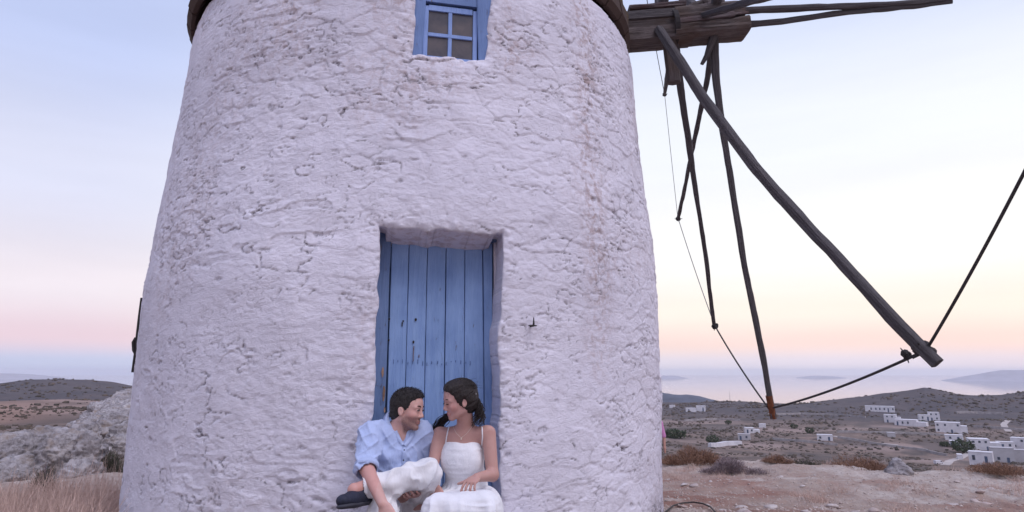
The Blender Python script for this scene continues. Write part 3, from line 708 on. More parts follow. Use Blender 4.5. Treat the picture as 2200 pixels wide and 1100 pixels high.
def make_ground():
    az = np.concatenate([np.linspace(-math.pi, -.80, 70)[:-1], np.linspace(-.80, -.42, 190)[:-1], np.linspace(-.42, .12, 120)[:-1], np.linspace(.12, .78, 420)[:-1], np.linspace(.78, math.pi, 70)])
    d = np.concatenate([np.linspace(.3, 4.5, 20)[:-1], np.geomspace(4.5, 20, 300)[:-1], np.geomspace(20, 3000, 330)])
    A, D = np.meshgrid(az, d); X = D * np.sin(A); Y = D * np.cos(A); Z = ground(X, Y)
    m, n = X.shape; idx = np.arange(m * n).reshape(m, n)
    F = np.stack([idx[:-1, :-1], idx[1:, :-1], idx[1:, 1:], idx[:-1, 1:]], -1).reshape(-1, 4)[:, ::-1]
    # colour patches of the land itself
    x, y, dd = X, Y, D
    red = sstep(-.15, .35, fbm(x * .45, y * .6, oct=4, seed=91)) * (1 - sstep(10, 13.5, dd)) + .25 * sstep(0, .4, fbm(x * 1.5, y * 2, oct=3, seed=92)) * (1 - sstep(12, 16, dd))
    rock = sstep(.0, .3, fbm(x * .8, y * 1.4, oct=4, seed=93) + .35 * sstep(9, 13, dd)) * (1 - sstep(18, 30, dd))
    scrub = sstep(-.1, .35, fbm(x / 22, y / 22, oct=4, seed=94)) * sstep(25, 50, dd)
    ridge = np.where(A < -.3, sstep(290, 350, dd), sstep(540, 680, dd))
    tan = np.exp(-(((A + .83) / .24) ** 4 + ((np.log(np.maximum(dd, 1)) - math.log(205)) / .30) ** 4)) 
    field = sstep(.02, .22, fbm(x / 75, y / 28, oct=2, seed=95)) * sstep(90, 200, dd) * (1 - ridge)
    red = red * (1 - sstep(2.7, 2.9, np.hypot(x - TC[0], y - TC[1])) * 0)
    o = mesh_np('ground', np.stack([X, Y, Z], -1).reshape(-1, 3), F, M['ground'], None, True,
            {'red': np.clip(red, 0, 1), 'rock': np.clip(rock, 0, 1), 'scrub': np.clip(scrub, 0, 1), 'ridge': ridge, 'tan': tan, 'field': field, 'far': sstep(22, 60, dd)})
    return tag(o, kind='structure')
t = NT('dry_ground', .95, .15); c = t.coord()
n1 = t.noise(c, 2.2, 7, .65, .2, .35, .68); n2 = t.noise(c, 14, 6, .7, .2, .35, .68)
a = t.mix(n1, (.36, .245, .195), (.49, .385, .32)); a = t.mix(t.math('MULTIPLY', n2, .5), a, (.48, .43, .41))
a = t.mix(t.math('MULTIPLY', t.attr('red'), t.noise(c, 1.4, 5, .6, 0, .25, .6)), a, (.34, .19, .15))
a = t.mix(t.math('MULTIPLY', t.attr('rock'), t.noise(c, 5, 6, .65, .3, .36, .60)), a, (.57, .49, .44))
cf = t.coord('Object', (.02, .02, .02)); f1_ = t.noise(cf, 3.0, 9, .72, .2, .38, .64); f2_ = t.noise(cf, 11, 8, .8, 0, .42, .62)
far = t.mix(f1_, (.16, .118, .098), (.28, .20, .165)); far = t.mix(t.math('MULTIPLY', f2_, .7), far, (.065, .058, .058))
far = t.mix(t.math('MULTIPLY', t.attr('field'), .75), far, (.30, .225, .20)); far = t.mix(t.math('MULTIPLY', t.attr('scrub'), .60), far, (.065, .060, .060))
far = t.mix(t.math('MULTIPLY', t.attr('ridge'), .72), far, (.070, .066, .078)); far = t.mix(t.math('MULTIPLY', t.attr('tan'), .9), far, (.31, .19, .145))
a = t.mix(t.attr('far'), a, far); t.color(a)
t.bump(t.math('ADD', t.noise(c, 18, 8, .76, .3), t.math('MULTIPLY', n1, .8)), .05, 1.0); M['ground'] = t.m
make_ground()

# ------------------------------------------------------------------ sea, islands
SEA = -92.0
def sea():
    az = np.linspace(-math.pi, math.pi, 181); d = np.geomspace(1300, 26000, 40); A, D = np.meshgrid(az, d)
    m, n = A.shape; idx = np.arange(m * n).reshape(m, n); F = np.stack([idx[:-1, :-1], idx[1:, :-1], idx[1:, 1:], idx[:-1, 1:]], -1).reshape(-1, 4)[:, ::-1]
    t = NT('calm_sea', .06, .5); c = t.coord('Object', (.004, .02, .01)); t.color((.17, .18, .22)); t.bump(t.noise(c, 3, 4, .6), 1, .05)
    tag(mesh_np('sea', np.stack([D * np.sin(A), D * np.cos(A), SEA + 0 * A], -1).reshape(-1, 3), F, t.m), kind='structure')
sea()
def land_strip(name, pts, d0, depth, mat, seed, zbase=SEA - 4):
    """a low ridge with a given skyline seen across the water, built as a rounded hill"""
    a_, t_ = azt(pts); n = 70; az = np.linspace(a_[0], a_[-1], n); tt = np.interp(az, a_, t_); V = []
    prof = [(-1, 0), (-.8, .25), (-.5, .62), (-.2, .93), (0, 1), (.3, .85), (.65, .5), (1, 0)]
    for i in range(n):
        zt = EYE + d0 * tt[i]; zt = SEA + (zt - SEA) * (1 - abs(2 * i / (n - 1) - 1) ** 3) ** .8 if name == 'island' else zt
        for (k, q) in prof:
            d = d0 + depth * k; z = zbase + (zt - zbase) * q; z += (zt - zbase) * .05 * float(fbm(np.array(i * .3), np.array(k * 2.0), seed=seed)) * (q > 0)
            V.append((d * math.sin(az[i]), d * math.cos(az[i]), z))
    k = len(prof); F = [(i * k + j, (i + 1) * k + j, (i + 1) * k + j + 1, i * k + j + 1) for i in range(n - 1) for j in range(k - 1)]
    o = mesh_np(name, np.array(V), np.array(F), mat); return tag(o, kind='structure')
M['isle'] = m_plain('haze_pale_island', (.33, .32, .36), .95, .1, .2, .005)  # pale blue-grey puts distance haze into the island colour
M['slope'] = m_plain('haze_blue_headland', (.095, .105, .135), .95, .1, .3, .02)  # bluish tone paints in the haze over the headland
M['hill'] = m_plain('distant_scrub', (.07, .07, .065), .95, .1, .4, .02)
land_strip('coastal_hill', [(1290, 860), (1360, 842), (1420, 843), (1460, 848), (1490, 849), (1520, 855), (1560, 866), (1600, 880)], 1750, 260, M['slope'], 3)
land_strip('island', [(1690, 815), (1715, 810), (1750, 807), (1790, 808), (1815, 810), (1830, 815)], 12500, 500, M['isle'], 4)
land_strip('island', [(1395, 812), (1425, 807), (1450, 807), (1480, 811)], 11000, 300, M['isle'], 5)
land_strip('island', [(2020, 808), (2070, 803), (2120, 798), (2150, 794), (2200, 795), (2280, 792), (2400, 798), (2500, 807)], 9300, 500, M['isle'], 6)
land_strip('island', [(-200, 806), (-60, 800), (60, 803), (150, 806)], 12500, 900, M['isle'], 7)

# ------------------------------------------------------------------ haze over sea and valley
mb = MB(); B_ = 27000; zt_ = 96; mb.box((0, 0, (-112 + zt_) / 2), (B_, B_, (112 + zt_) / 2)); hz = mb.build('haze', M['rope'])
hm = bpy.data.materials.new('air'); hm.use_nodes = True; hm.node_tree.nodes.clear()
ho = hm.node_tree.nodes.new('ShaderNodeOutputMaterial'); hv_ = hm.node_tree.nodes.new('ShaderNodeVolumePrincipled')
hv_.inputs['Color'].default_value = (.98, .95, .995, 1); hv_.inputs['Density'].default_value = .00006; hv_.inputs['Anisotropy'].default_value = .2
hm.node_tree.links.new(hv_.outputs[0], ho.inputs['Volume']); hz.data.materials.clear(); hz.data.materials.append(hm); tag(hz, kind='stuff')

# ------------------------------------------------------------------ bodies: smooth blended volumes turned into one skin
class Vol:
    def __init__(s, lo, hi, res):
        s.res = res; s.lo = np.array(lo, float); s.n = np.ceil((np.array(hi) - s.lo) / res).astype(int) + 1
        s.D = np.full(s.n, .5, np.float32)
    def _sl(s, lo, hi, m):
        a = np.maximum(((np.array(lo) - m - s.lo) / s.res).astype(int), 0); b = np.minimum(((np.array(hi) + m - s.lo) / s.res).astype(int) + 2, s.n)
        if (b <= a).any(): return None, None
        ax = [(s.lo[c] + s.res * np.arange(a[c], b[c])).astype(np.float32) for c in range(3)]
        return tuple(slice(a[c], b[c]) for c in range(3)), (ax[0][:, None, None], ax[1][None, :, None], ax[2][None, None, :])
    def _put(s, sl, d, k, mode):
        A = s.D[sl]
        if mode == 'add':
            if k > 0: h = np.maximum(k - np.abs(A - d), 0) / k; r = np.minimum(A, d) - h * h * k * .25
            else: r = np.minimum(A, d)
        else:
            d = -d
            if k > 0: h = np.maximum(k - np.abs(A - d), 0) / k; r = np.maximum(A, d) + h * h * k * .25
            else: r = np.maximum(A, d)
        s.D[sl] = r
    def cone(s, a, b, ra, rb, k=.02, mode='add', flat=None):
        a = np.array(a, float); b = np.array(b, float); R = max(ra, rb)
        sl, g = s._sl(np.minimum(a, b) - R, np.maximum(a, b) + R, k + 3 * s.res)
        if sl is None: return s
        ab = b - a; L = max(ab @ ab, 1e-9)
        px, py, pz = g[0] - a[0], g[1] - a[1], g[2] - a[2]
        t = np.clip((px * ab[0] + py * ab[1] + pz * ab[2]) / L, 0, 1)
        qx, qy, qz = px - t * ab[0], py - t * ab[1], pz - t * ab[2]
        if flat is not None:   # (axis, factor): thinner along that axis
            ax, f = np.array(flat[0], float), flat[1]; ax = ax / np.linalg.norm(ax); w = qx * ax[0] + qy * ax[1] + qz * ax[2]
            qx = qx + w * ax[0] * (f - 1); qy = qy + w * ax[1] * (f - 1); qz = qz + w * ax[2] * (f - 1)
        d = np.sqrt(qx * qx + qy * qy + qz * qz) - (ra + (rb - ra) * t)
        s._put(sl, d.astype(np.float32), k, mode); return s
    def ell(s, c, r, R=None, k=.02, mode='add'):
        c = np.array(c, float); r = np.array(r, float); R = np.eye(3) if R is None else np.array(R)
        sl, g = s._sl(c - r.max(), c + r.max(), k + 3 * s.res)
        if sl is None: return s
        p = [g[i] - c[i] for i in range(3)]
        q = [(p[0] * R[0, j] + p[1] * R[1, j] + p[2] * R[2, j]) / r[j] for j in range(3)]
        k0 = np.sqrt(q[0] ** 2 + q[1] ** 2 + q[2] ** 2) + 1e-6; k1 = np.sqrt((q[0] / r[0]) ** 2 + (q[1] / r[1]) ** 2 + (q[2] / r[2]) ** 2) + 1e-6
        s._put(sl, (k0 * (k0 - 1) / k1).astype(np.float32), k, mode); return s
    def half(s, p, n):
        """cut away the side the normal points to"""
        n = np.array(n, float); n /= np.linalg.norm(n); ax = [(s.lo[c] + s.res * np.arange(s.n[c])).astype(np.float32) for c in range(3)]
        d = (ax[0][:, None, None] - p[0]) * n[0] + (ax[1][None, :, None] - p[1]) * n[1] + (ax[2][None, None, :] - p[2]) * n[2]
        s.D = np.maximum(s.D, d.astype(np.float32)); return s
    def mesh(s, relax=1, warp=None):
        D = s.D; I = D < 0; n = D.shape
        c = np.zeros(tuple(q - 1 for q in n), np.int8)
        for dx_ in (0, 1):
            for dy in (0, 1):
                for dz in (0, 1): c += I[dx_:n[0] - 1 + dx_, dy:n[1] - 1 + dy, dz:n[2] - 1 + dz]
        act = (c > 0) & (c < 8); cells = np.argwhere(act); vid = np.full(act.shape, -1, np.int32); vid[act] = np.arange(len(cells))
        off = np.array([(i, j, k) for i in (0, 1) for j in (0, 1) for k in (0, 1)])
        cv = np.stack([D[cells[:, 0] + o[0], cells[:, 1] + o[1], cells[:, 2] + o[2]] for o in off], 1)
        P = np.zeros((len(cells), 3)); N = np.zeros(len(cells))
        for a in range(8):
            for b in range(a + 1, 8):
                if np.abs(off[a] - off[b]).sum() != 1: continue
                va, vb = cv[:, a], cv[:, b]; x = (va < 0) != (vb < 0); t = np.where(x, va / np.where(x, va - vb, 1), 0)
                P += x[:, None] * (off[a] + t[:, None] * (off[b] - off[a])); N += x
        V = s.lo + (cells + P / N[:, None]) * s.res
        Fs = []
        for ax in range(3):
            o1, o2 = (ax + 1) % 3, (ax + 2) % 3
            a = [slice(None)] * 3; b = [slice(None)] * 3; a[ax] = slice(0, n[ax] - 1); b[ax] = slice(1, n[ax])
            A, B = I[tuple(a)], I[tuple(b)]; x = A != B; e = np.argwhere(x); e = e[(e[:, o1] > 0) & (e[:, o2] > 0) & (e[:, o1] < n[o1] - 1) & (e[:, o2] < n[o2] - 1)]
            def cell(d1, d2): q = e.copy(); q[:, o1] -= d1; q[:, o2] -= d2; return vid[q[:, 0], q[:, 1], q[:, 2]]
            f = np.stack([cell(1, 1), cell(0, 1), cell(0, 0), cell(1, 0)], 1); s_in = A[e[:, 0], e[:, 1], e[:, 2]]
            f[~s_in] = f[~s_in][:, ::-1]; Fs.append(f)
        F = np.concatenate(Fs); F = F[(F >= 0).all(1)]
        for _ in range(relax):
            acc = np.zeros_like(V); cnt = np.zeros(len(V))
            for i in range(4):
                a, b = F[:, i], F[:, (i + 1) % 4]
                for c_ in range(3): acc[:, c_] += np.bincount(a, V[b, c_], len(V)) + np.bincount(b, V[a, c_], len(V))
                cnt += np.bincount(a, minlength=len(V)) + np.bincount(b, minlength=len(V))
            V = V * .45 + .55 * acc / np.maximum(cnt, 1)[:, None]
        return V, F
def X_(u, y, z):
    """x for a picture column, at depth y and height z"""
    dpt = y * CP + (z - EYE) * SP; return (u - 1100) / FPX * dpt
def J(u, y, z): return np.array([X_(u, y, z), y, z])
def normals(V, F):
    n = np.zeros_like(V); a = np.cross(V[F[:, 2]] - V[F[:, 0]], V[F[:, 3]] - V[F[:, 1]])
    for i in range(4):
        for c in range(3): n[:, c] += np.bincount(F[:, i], a[:, c], len(V))
    return n / (np.linalg.norm(n, axis=1)[:, None] + 1e-12)
def head_frame(fwd, roll=0):
    f = np.array(fwd, float); f /= np.linalg.norm(f); l = np.cross([0, 0, 1], f); l /= np.linalg.norm(l); u = np.cross(f, l)
    c, s_ = math.cos(roll), math.sin(roll); l2 = l * c + u * s_; u2 = u * c - l * s_
    return np.stack([f, l2, u2], 1)      # columns: forward, left, up
def head(vol, C_, R, sc=1.0, female=False):
    h = lambda *p: C_ + R @ (np.array(p) * sc)
    e = lambda c, r, k=.02, mode='add': vol.ell(h(*c), np.array(r) * sc, R, k, mode)
    w = .94 if female else 1
    e((-.018, 0, .036), (.098, .076 * w, .086)); e((.028, 0, -.022), (.064, .058 * w, .088), .03)
    e((.045, 0, .045), (.048, .058 * w, .050), .03)
    jw = .038 if female else .046
    for s_ in (-1, 1):
        vol.cone(h(-.006, s_ * jw, -.060), h(.064, s_ * .010, -.100 if female else -.104), .020 * sc, .016 * sc, .018)
        e((.056, s_ * .034, -.028), (.028, .024, .024), .02)
        vol.cone(h(.083, s_ * .016, .020), h(.076, s_ * .046, .017), .011 * sc, .010 * sc, .014)
        e((.101, s_ * .032, .000), (.020, .018, .013), .012, 'sub')
        e((.077, s_ * .031, -.001), (.015, .016, .013), .004)
        # ear: rim, hollow and lobe
        er = R @ np.array([[.966, .0, -.259], [.0, 1, 0], [.259, 0, .966]]) 
        vol.ell(h(-.012, s_ * .076 * w, -.012), np.array((.018, .009, .031)) * sc, er, .006); vol.ell(h(-.008, s_ * .087 * w, -.009), np.array((.010, .008, .017)) * sc, er, .004, 'sub')
        vol.cone(h(.099, s_ * .010, -.038), h(.090, s_ * .014, -.040), .0075 * sc, .007 * sc, .008)
    e((.070, 0, -.104 if not female else -.098), (.016, .017, .014), .014)
    vol.cone(h(.087, 0, .012), h(.107, 0, -.032), .0075 * sc, .0092 * sc, .012)
    # lips
    vol.cone(h(.0845, -.016, -.0655), h(.0845, .016, -.0655), .0060 * sc, .0060 * sc, .008); vol.cone(h(.089, -.004, -.065), h(.089, .004, -.065), .0055 * sc, .0055 * sc, .008)
    vol.cone(h(.084, -.012, -.0790), h(.084, .012, -.0790), .0064 * sc, .0064 * sc, .008)
    vol.cone(h(.0960, -.020, -.0725), h(.0960, .020, -.0725), .0034 * sc, .0034 * sc, .004, 'sub')
    return h
def finger(vol, p, d, curl_axis, lens, r, bends):
    """p knuckle, d direction; bends in radians towards the palm"""
    d = np.array(d, float); d /= np.linalg.norm(d)
    for L, b, rr in zip(lens, bends, (r, r * .93, r * .84)):
        M_ = np.array(Matrix.Rotation(b, 3, Vector(curl_axis))); d = M_ @ d; q = p + d * L
        vol.cone(p, q, rr, rr * .93, .0035); p = q
    return p
def hand(vol, wrist, fdir, palm_n, sc=1.0, side=1, bends=(.35, .6, .5), spread=.10, thumb=(.5, .35)):
    """fdir: wrist to knuckles; palm_n: way the palm faces; side: +1 thumb on the fdir x palm_n side"""
    f = np.array(fdir, float); f /= np.linalg.norm(f); n = np.array(palm_n, float); n -= f * (n @ f); n /= np.linalg.norm(n); t = np.cross(f, n) * side
    R = np.stack([f, t, n], 1)
    vol.ell(wrist + f * .048 * sc, np.array((.052, .040, .015)) * sc, R, .012); vol.ell(wrist + f * .072 * sc, np.array((.022, .041, .013)) * sc, R, .008)
    ca = np.cross(f, n)
    tips_ = []
    for i, (o, L) in enumerate(((.030, .92), (.010, 1.0), (-.011, .94), (-.031, .74))):
        k = wrist + (f * (.088 - .004 * abs(i - 1)) + t * o) * sc; dd = f + t * spread * (o / .03)
        b = [q * (1 + .12 * (i - 1)) for q in bends]
        tips_.append(finger(vol, k, dd, ca, [.040 * L * sc, .025 * L * sc, .021 * L * sc], .0088 * sc if i < 3 else .0077 * sc, b))
    b0 = wrist + (f * .022 + t * .026 + n * .006) * sc; d1 = f * .75 + t * .62 + n * .25; d1 /= np.linalg.norm(d1)
    m_ = b0 + d1 * .036 * sc; vol.cone(b0, m_, .016 * sc, .012 * sc, .010)
    M_ = np.array(Matrix.Rotation(thumb[0] * -side, 3, Vector(n))); d2 = M_ @ d1 + n * .15; d2 /= np.linalg.norm(d2); m2 = m_ + d2 * .030 * sc; vol.cone(m_, m2, .0108 * sc, .0098 * sc, .004)
    d3 = np.array(Matrix.Rotation(thumb[1] * -side, 3, Vector(n))) @ d2; vol.cone(m2, m2 + d3 * .024 * sc, .0098 * sc, .0078 * sc, .004)
    return tips_
from mathutils.bvhtree import BVHTree
def bvh_of(*VF):
    vs = []; fs = []
    for V, F in VF: b = len(vs); vs += [Vector(p) for p in V]; fs += [tuple(int(i) + b for i in f) for f in F]
    return BVHTree.FromPolygons(vs, fs)
def on_surf(bv, u, v, off=.002):
    d = Vector(sight(u, v)).normalized(); loc, nrm, i, ds = bv.ray_cast(Vector((0, 0, EYE)), d)
    return None if loc is None else np.array(loc + nrm * off)
def surf_path(bv, pts, off, n=16):
    pts = np.array(pts, float); t_ = np.linspace(0, len(pts) - 1, n); P = [on_surf(bv, np.interp(q, range(len(pts)), pts[:, 0]), np.interp(q, range(len(pts)), pts[:, 1]), off) for q in t_]
    return [p for p in P if p is not None]

t = NT('skin', .55, .35); c = t.coord(); n = t.noise(c, 28, 5, .6, 0, .3, .7)
col = t.attr('tint', True); t.color(t.mix(t.math('MULTIPLY', n, .16), col, (.30, .13, .10))); t.bump(t.noise(c, 240, 3, .6), .0008, .5)
t.b.inputs['Subsurface Weight'].default_value = .12; t.b.inputs['Subsurface Radius'].default_value = (.012, .004, .002); M['skin'] = t.m
def m_cloth(name, col, weave=700, var=.10, wr=.0):
    t = NT(name, .88, .15); c = t.coord(); n = t.noise(c, 9, 5, .6, .2, .3, .7); f = t.noise(t.coord('Object', (1, 1, 3)), weave, 2, .5)
    a = t.mix(n, tuple(q * (1 - var) for q in col), tuple(min(1, q * (1 + var * .6)) for q in col)); t.color(a)
    t.bump(t.math('ADD', t.math('MULTIPLY', f, .25), t.noise(t.coord('Object', (1.6, 1.6, .8)), 26, 5, .62, .8)), .010, .65)
    t.b.inputs['Sheen Weight'].default_value = .15; return t.m
M['linen_blue'] = m_cloth('pale_blue_linen', (.44, .52, .76)); M['white_cotton'] = m_cloth('white_cotton', (.78, .765, .78)); M['dress'] = m_cloth('white_dress_cotton', (.80, .79, .82))
M['shoe'] = m_plain('navy_canvas', (.022, .025, .045), .7, .3, .3, 40, .002, 300); M['sole'] = m_plain('shoe_sole', (.05, .05, .065), .8)
def m_hair(name, a, b):
    t = NT(name, .48, .4); c = t.coord('UV', (60, 3, 1)); g = t.noise(t.coord('Object', (1, 1, .35)), 160, 4, .7, .4, .3, .7)
    t.color(t.mix(g, a, b)); t.bump(g, .004, .9); return t.m
M['hair_m'] = m_hair('short_dark_hair', (.009, .007, .007), (.028, .020, .019)); M['hair_w'] = m_hair('dark_brown_hair', (.008, .006, .006), (.032, .020, .018))
M['eye'] = m_plain('eyeball', (.30, .27, .26), .25, .5, .02); M['iris'] = m_plain('iris', (.03, .018, .012), .2, .5); M['brow'] = m_plain('brow', (.025, .017, .014), .9)
M['gold'] = m_plain('pale_metal', (.6, .5, .42), .35, .6)

def strands(parent, mat, roots, name='hair_strands'):
    mb = MB()
    for P, r in roots: mb.tube(P, np.linspace(r, r * .35, len(P)), 4, cap=False)
    o = mb.build(name, mat, parent, True); return o
def rel(o, org):   # shift a mesh made in world space so that its origin is the parent's
    o.data.transform(Matrix.Translation(-Vector(org))); return o

# ------------------------------------------------------------------ the man
def make_man():
    org = J(865, 4.28, .20); root = tag(empty('person', org), 'seated man in pale blue shirt and white trousers turning towards the woman beside him', 'person')
    HC = J(872, 4.15, 0); HC[2] = at(874, 880, 4.15)[2]; HC[0] = X_(876, 4.15, HC[2]); HR = head_frame((.93, -.30, -.06), -.06)
    shR, shL = at(796, 932, 4.14), at(906, 930, 4.24); nb = at(857, 916, 4.20)
    hip = J(872, 4.30, .315); hipR, hipL = hip + [-.085, -.01, 0], hip + [.085, 0, 0]
    elR = at(787, 1004, 4.00); wrR = at(822, 1082, 3.74)
    elL = at(921, 1003, 4.32); wrL = at(905, 1054, 4.13)
    knR = at(823, 1100, 3.93); anR = J(815, 3.76, .08)
    knL = at(915, 1014, 4.02); anL = at(776, 1050, 3.92)
    lo = np.array([-1.35, 3.35, -.05]); hi = np.array([-.35, 4.55, 1.12])
    b = Vol(lo, hi, .004)
    chest = (shR + shL) / 2 + [0, .02, -.12]; belly = hip * .45 + chest * .55 + [0, -.02, -.03]
    ax = (shL - shR) / np.linalg.norm(shL - shR); TR = np.stack([ax, np.cross([0, 0, 1], ax), [0, 0, 1]], 1)
    b.ell(chest, (.150, .098, .165), TR, .05).ell(belly, (.135, .10, .14), TR, .06).ell(hip, (.155, .115, .11), None, .06)
    b.cone(shR, shL, .058, .058, .05)
    b.cone(nb + [0, .0, -.04], HC + HR @ np.array([-.030, 0, -.055]), .066, .056, .03)
    h = head(b, HC, HR, .95)
    b.cone(shR, elR, .050, .040, .03).cone(elR, wrR, .043, .027, .015)
    b.cone(shL, elL, .050, .040, .03).cone(elL, wrL, .041, .027, .015)
    b.cone(hipR, knR, .085, .060, .04).cone(knR, anR, .055, .036, .02).cone(hipL, knL, .085, .060, .04).cone(knL, anL, .056, .034, .02)
    hand(b, wrR, at(838, 1112, 3.70) - wrR, (.35, .9, -.15), 1.0, -1, (.30, .45, .35), .12)
    hand(b, wrL, at(884, 1071, 4.0) - wrL, (-.2, .3, .9), 1.0, 1, (.25, .45, .35))
    ft = at(722, 1058, 3.72)
    b.cone(anL, anL + (ft - anL) * .3, .036, .036, .02); b.cone(anR, anR + [0, -.03, -.03], .036, .034, .02)
    V, F = b.mesh(1); N = normals(V, F)
    # colour that belongs to the skin: stubble, lips, cheeks, hands
    q = (V - HC) @ HR / .95; inh = sstep(-.16, -.13, q[:, 2]) * (np.linalg.norm(q, axis=1) < .19)
    base = np.array([.58, .345, .30]); C = np.tile(base, (len(V), 1))
    st = sstep(-.028, -.050, q[:, 2] + .18 * np.maximum(.02 - q[:, 0], 0)) * sstep(-.012, .004, q[:, 0]) * inh * sstep(.115, .10, q[:, 0]) 
    lip = np.exp(-((q[:, 2] + .0725) / .010) ** 2 - (q[:, 1] / .020) ** 2) * (q[:, 0] > .077) * inh
    moust = np.exp(-((q[:, 2] + .056) / .009) ** 2 - (q[:, 1] / .028) ** 2) * (q[:, 0] > .07) * inh
    sp_ = .75 + .25 * vnoise(V[:, 0] * 400, V[:, 1] * 400, V[:, 2] * 400, 3)
    wgt = np.clip(.88 * np.maximum(st, moust) * sp_, 0, 1)[:, None]; C = C * (1 - wgt) + np.array([.095, .058, .052]) * wgt
    C = C * (1 - .7 * lip[:, None]) + np.array([.42, .14, .13]) * .7 * lip[:, None]
    blush = np.exp(-((q[:, 0] - .06) / .03) ** 2 - ((q[:, 2] + .03) / .03) ** 2) * inh; C = C * (1 - .35 * blush[:, None]) + np.array([.55, .22, .19]) * .35 * blush[:, None]
    arm_ = ((V[:, 0] < shR[0] + .12) & (V[:, 2] < elR[2] + .03))[:, None]; C = np.where(arm_, C * [.98, .88, .88], C)
    rel(mesh_np('body', V, F, M['skin'], root, True, colors={'tint': C}), org); bodyVF = (V, F)
    # shirt
    s_ = Vol(lo, hi, .0055)
    s_.ell(chest, (.165, .115, .178), TR, .05).ell(belly + [0, 0, -.02], (.158, .124, .17), TR, .06).ell(hip + [0, 0, .05], (.168, .128, .10), None, .06)
    s_.cone(shR + [0, 0, .0], shL, .070, .070, .05)
    s_.cone(shR, shR * .05 + elR * .95, .074, .062, .03); s_.cone(shL, elL * .9 + shL * .1, .072, .056, .03)
    s_.cone(elR + (shR - elR) * .10, elR + (shR - elR) * -.06, .066, .066, .012)
    fr_ = HR[:, 0] * np.array([1, 1, 0]); 
    s_.cone(nb + [0, .0, .0], nb + [.01, -.02, .30], .066, .095, .015, 'sub')
    s_.cone(at(861, 915, 4.07), at(867, 962, 4.03), .056, .014, .004, 'sub').cone(at(861, 915, 4.10), at(867, 960, 4.07), .052, .014, .004, 'sub').cone(at(861, 917, 4.13), at(867, 956, 4.11), .045, .012, .004, 'sub').half((0, 0, .43), (0, 0, -1))
    s_.cone(elR + (elR - shR) * .02, elR + (elR - shR) * .9, .052, .06, .006, 'sub'); s_.cone(elR, wrR, .052, .05, .006, 'sub')
    V, F = s_.mesh(2); N = normals(V, F)
    w = fbm(V[:, 0] * 9 + V[:, 2] * 3, V[:, 1] * 9, V[:, 2] * 4, oct=3, seed=5)
    rad = np.abs(vnoise(V[:, 0] * 16 + V[:, 2] * 14, V[:, 1] * 10, V[:, 2] * 5 - V[:, 0] * 9, 6)); near_el = np.exp(-(np.linalg.norm(V - elR, axis=1) / .12) ** 2); near_w = np.exp(-((V[:, 2] - .42) / .07) ** 2); arm_pit = np.exp(-(np.linalg.norm(V - (shR + [.05, -.03, -.11]), axis=1) / .10) ** 2)
    hz_ = np.abs(vnoise(V[:, 0] * 6, V[:, 1] * 6, V[:, 2] * 42, 7))
    sharp = 1 - np.abs(vnoise(V[:, 0] * 9 - V[:, 2] * 13, V[:, 1] * 7, V[:, 2] * 6 + V[:, 0] * 5, 61)); sharp2 = 1 - np.abs(vnoise(V[:, 0] * 15 + V[:, 2] * 9, V[:, 1] * 9, V[:, 2] * 5, 62))
    dsp = .008 * w + .016 * (.5 - rad) * (.35 + near_el * .7 + arm_pit * 1.0) - .018 * hz_ * (near_w + .6 * near_el) + .012 * (sharp ** 5) + .008 * sharp2 ** 5 - .006
    nk_ = 1 - np.exp(-(np.linalg.norm(V - at(864, 932, 4.08), axis=1) / .085) ** 4); V = V + N * (dsp * nk_)[:, None]
    shirt = rel(mesh_np('shirt', V, F, M['linen_blue'], root), org); shVF = (V, F); bv = bvh_of(shVF)
    # rolled cuff, placket, buttons, collar, pocket seam
    d = (elR - shR) / np.linalg.norm(elR - shR)
    def ringmesh(c0, d, r, wdt, thick, name, mat, parent, n=28, sd_=0):
        a = np.cross(d, [0, 0, 1.0]); a /= np.linalg.norm(a); b_ = np.cross(d, a); mb = MB(); vs = []
        prof = [(-wdt, -thick), (-wdt, thick), (0, thick * 1.5), (wdt, thick), (wdt, -thick)]
        for i in range(n):
            th = 2 * math.pi * i / n; rr = r * (1 + .04 * math.sin(2 * th + sd_) + .02 * math.sin(5 * th))
            for (l, o) in prof: vs.append(c0 + d * l + (a * math.cos(th) + b_ * math.sin(th)) * (rr + o))
        k = len(prof); mb.add(vs, [(i * k + j, i * k + (j + 1) % k, ((i + 1) % n) * k + (j + 1) % k, ((i + 1) % n) * k + j) for i in range(n) for j in range(k)])
        return rel(mb.build(name, mat, parent, True), org)
    ringmesh(elR - d * .006, d, .066, .016, .004, 'rolled_cuff', M['linen_blue'], shirt)
    P = surf_path(bv, [(868, 960), (868, 975), (867, 995), (866, 1024)], .0015, 14)
    def ribbon(P, wv, thick, name, mat, parent, off=0):
        P = np.array(P); T = np.gradient(P, axis=0); T /= np.linalg.norm(T, axis=1)[:, None]; view = P - np.array([0, 0, EYE]); view /= np.linalg.norm(view, axis=1)[:, None]
        S_ = np.cross(T, view); S_ /= np.linalg.norm(S_, axis=1)[:, None]; O = -view; vs = []
        for i in range(len(P)): vs += [P[i] - S_[i] * wv, P[i] - S_[i] * wv * .8 + O[i] * thick, P[i] + S_[i] * wv * .8 + O[i] * thick, P[i] + S_[i] * wv, P[i] - O[i] * .004]
        k = 5; mb = MB(); mb.add(vs, [(i * k + j, i * k + (j + 1) % k, (i + 1) * k + (j + 1) % k, (i + 1) * k + j) for i in range(len(P) - 1) for j in range(k)] + [tuple(range(k)), tuple((len(P) - 1) * k + j for j in range(k))[::-1]])
        return rel(mb.build(name, mat, parent, True), org)
    ribbon(P, .013, .004, 'placket', M['linen_blue'], shirt)
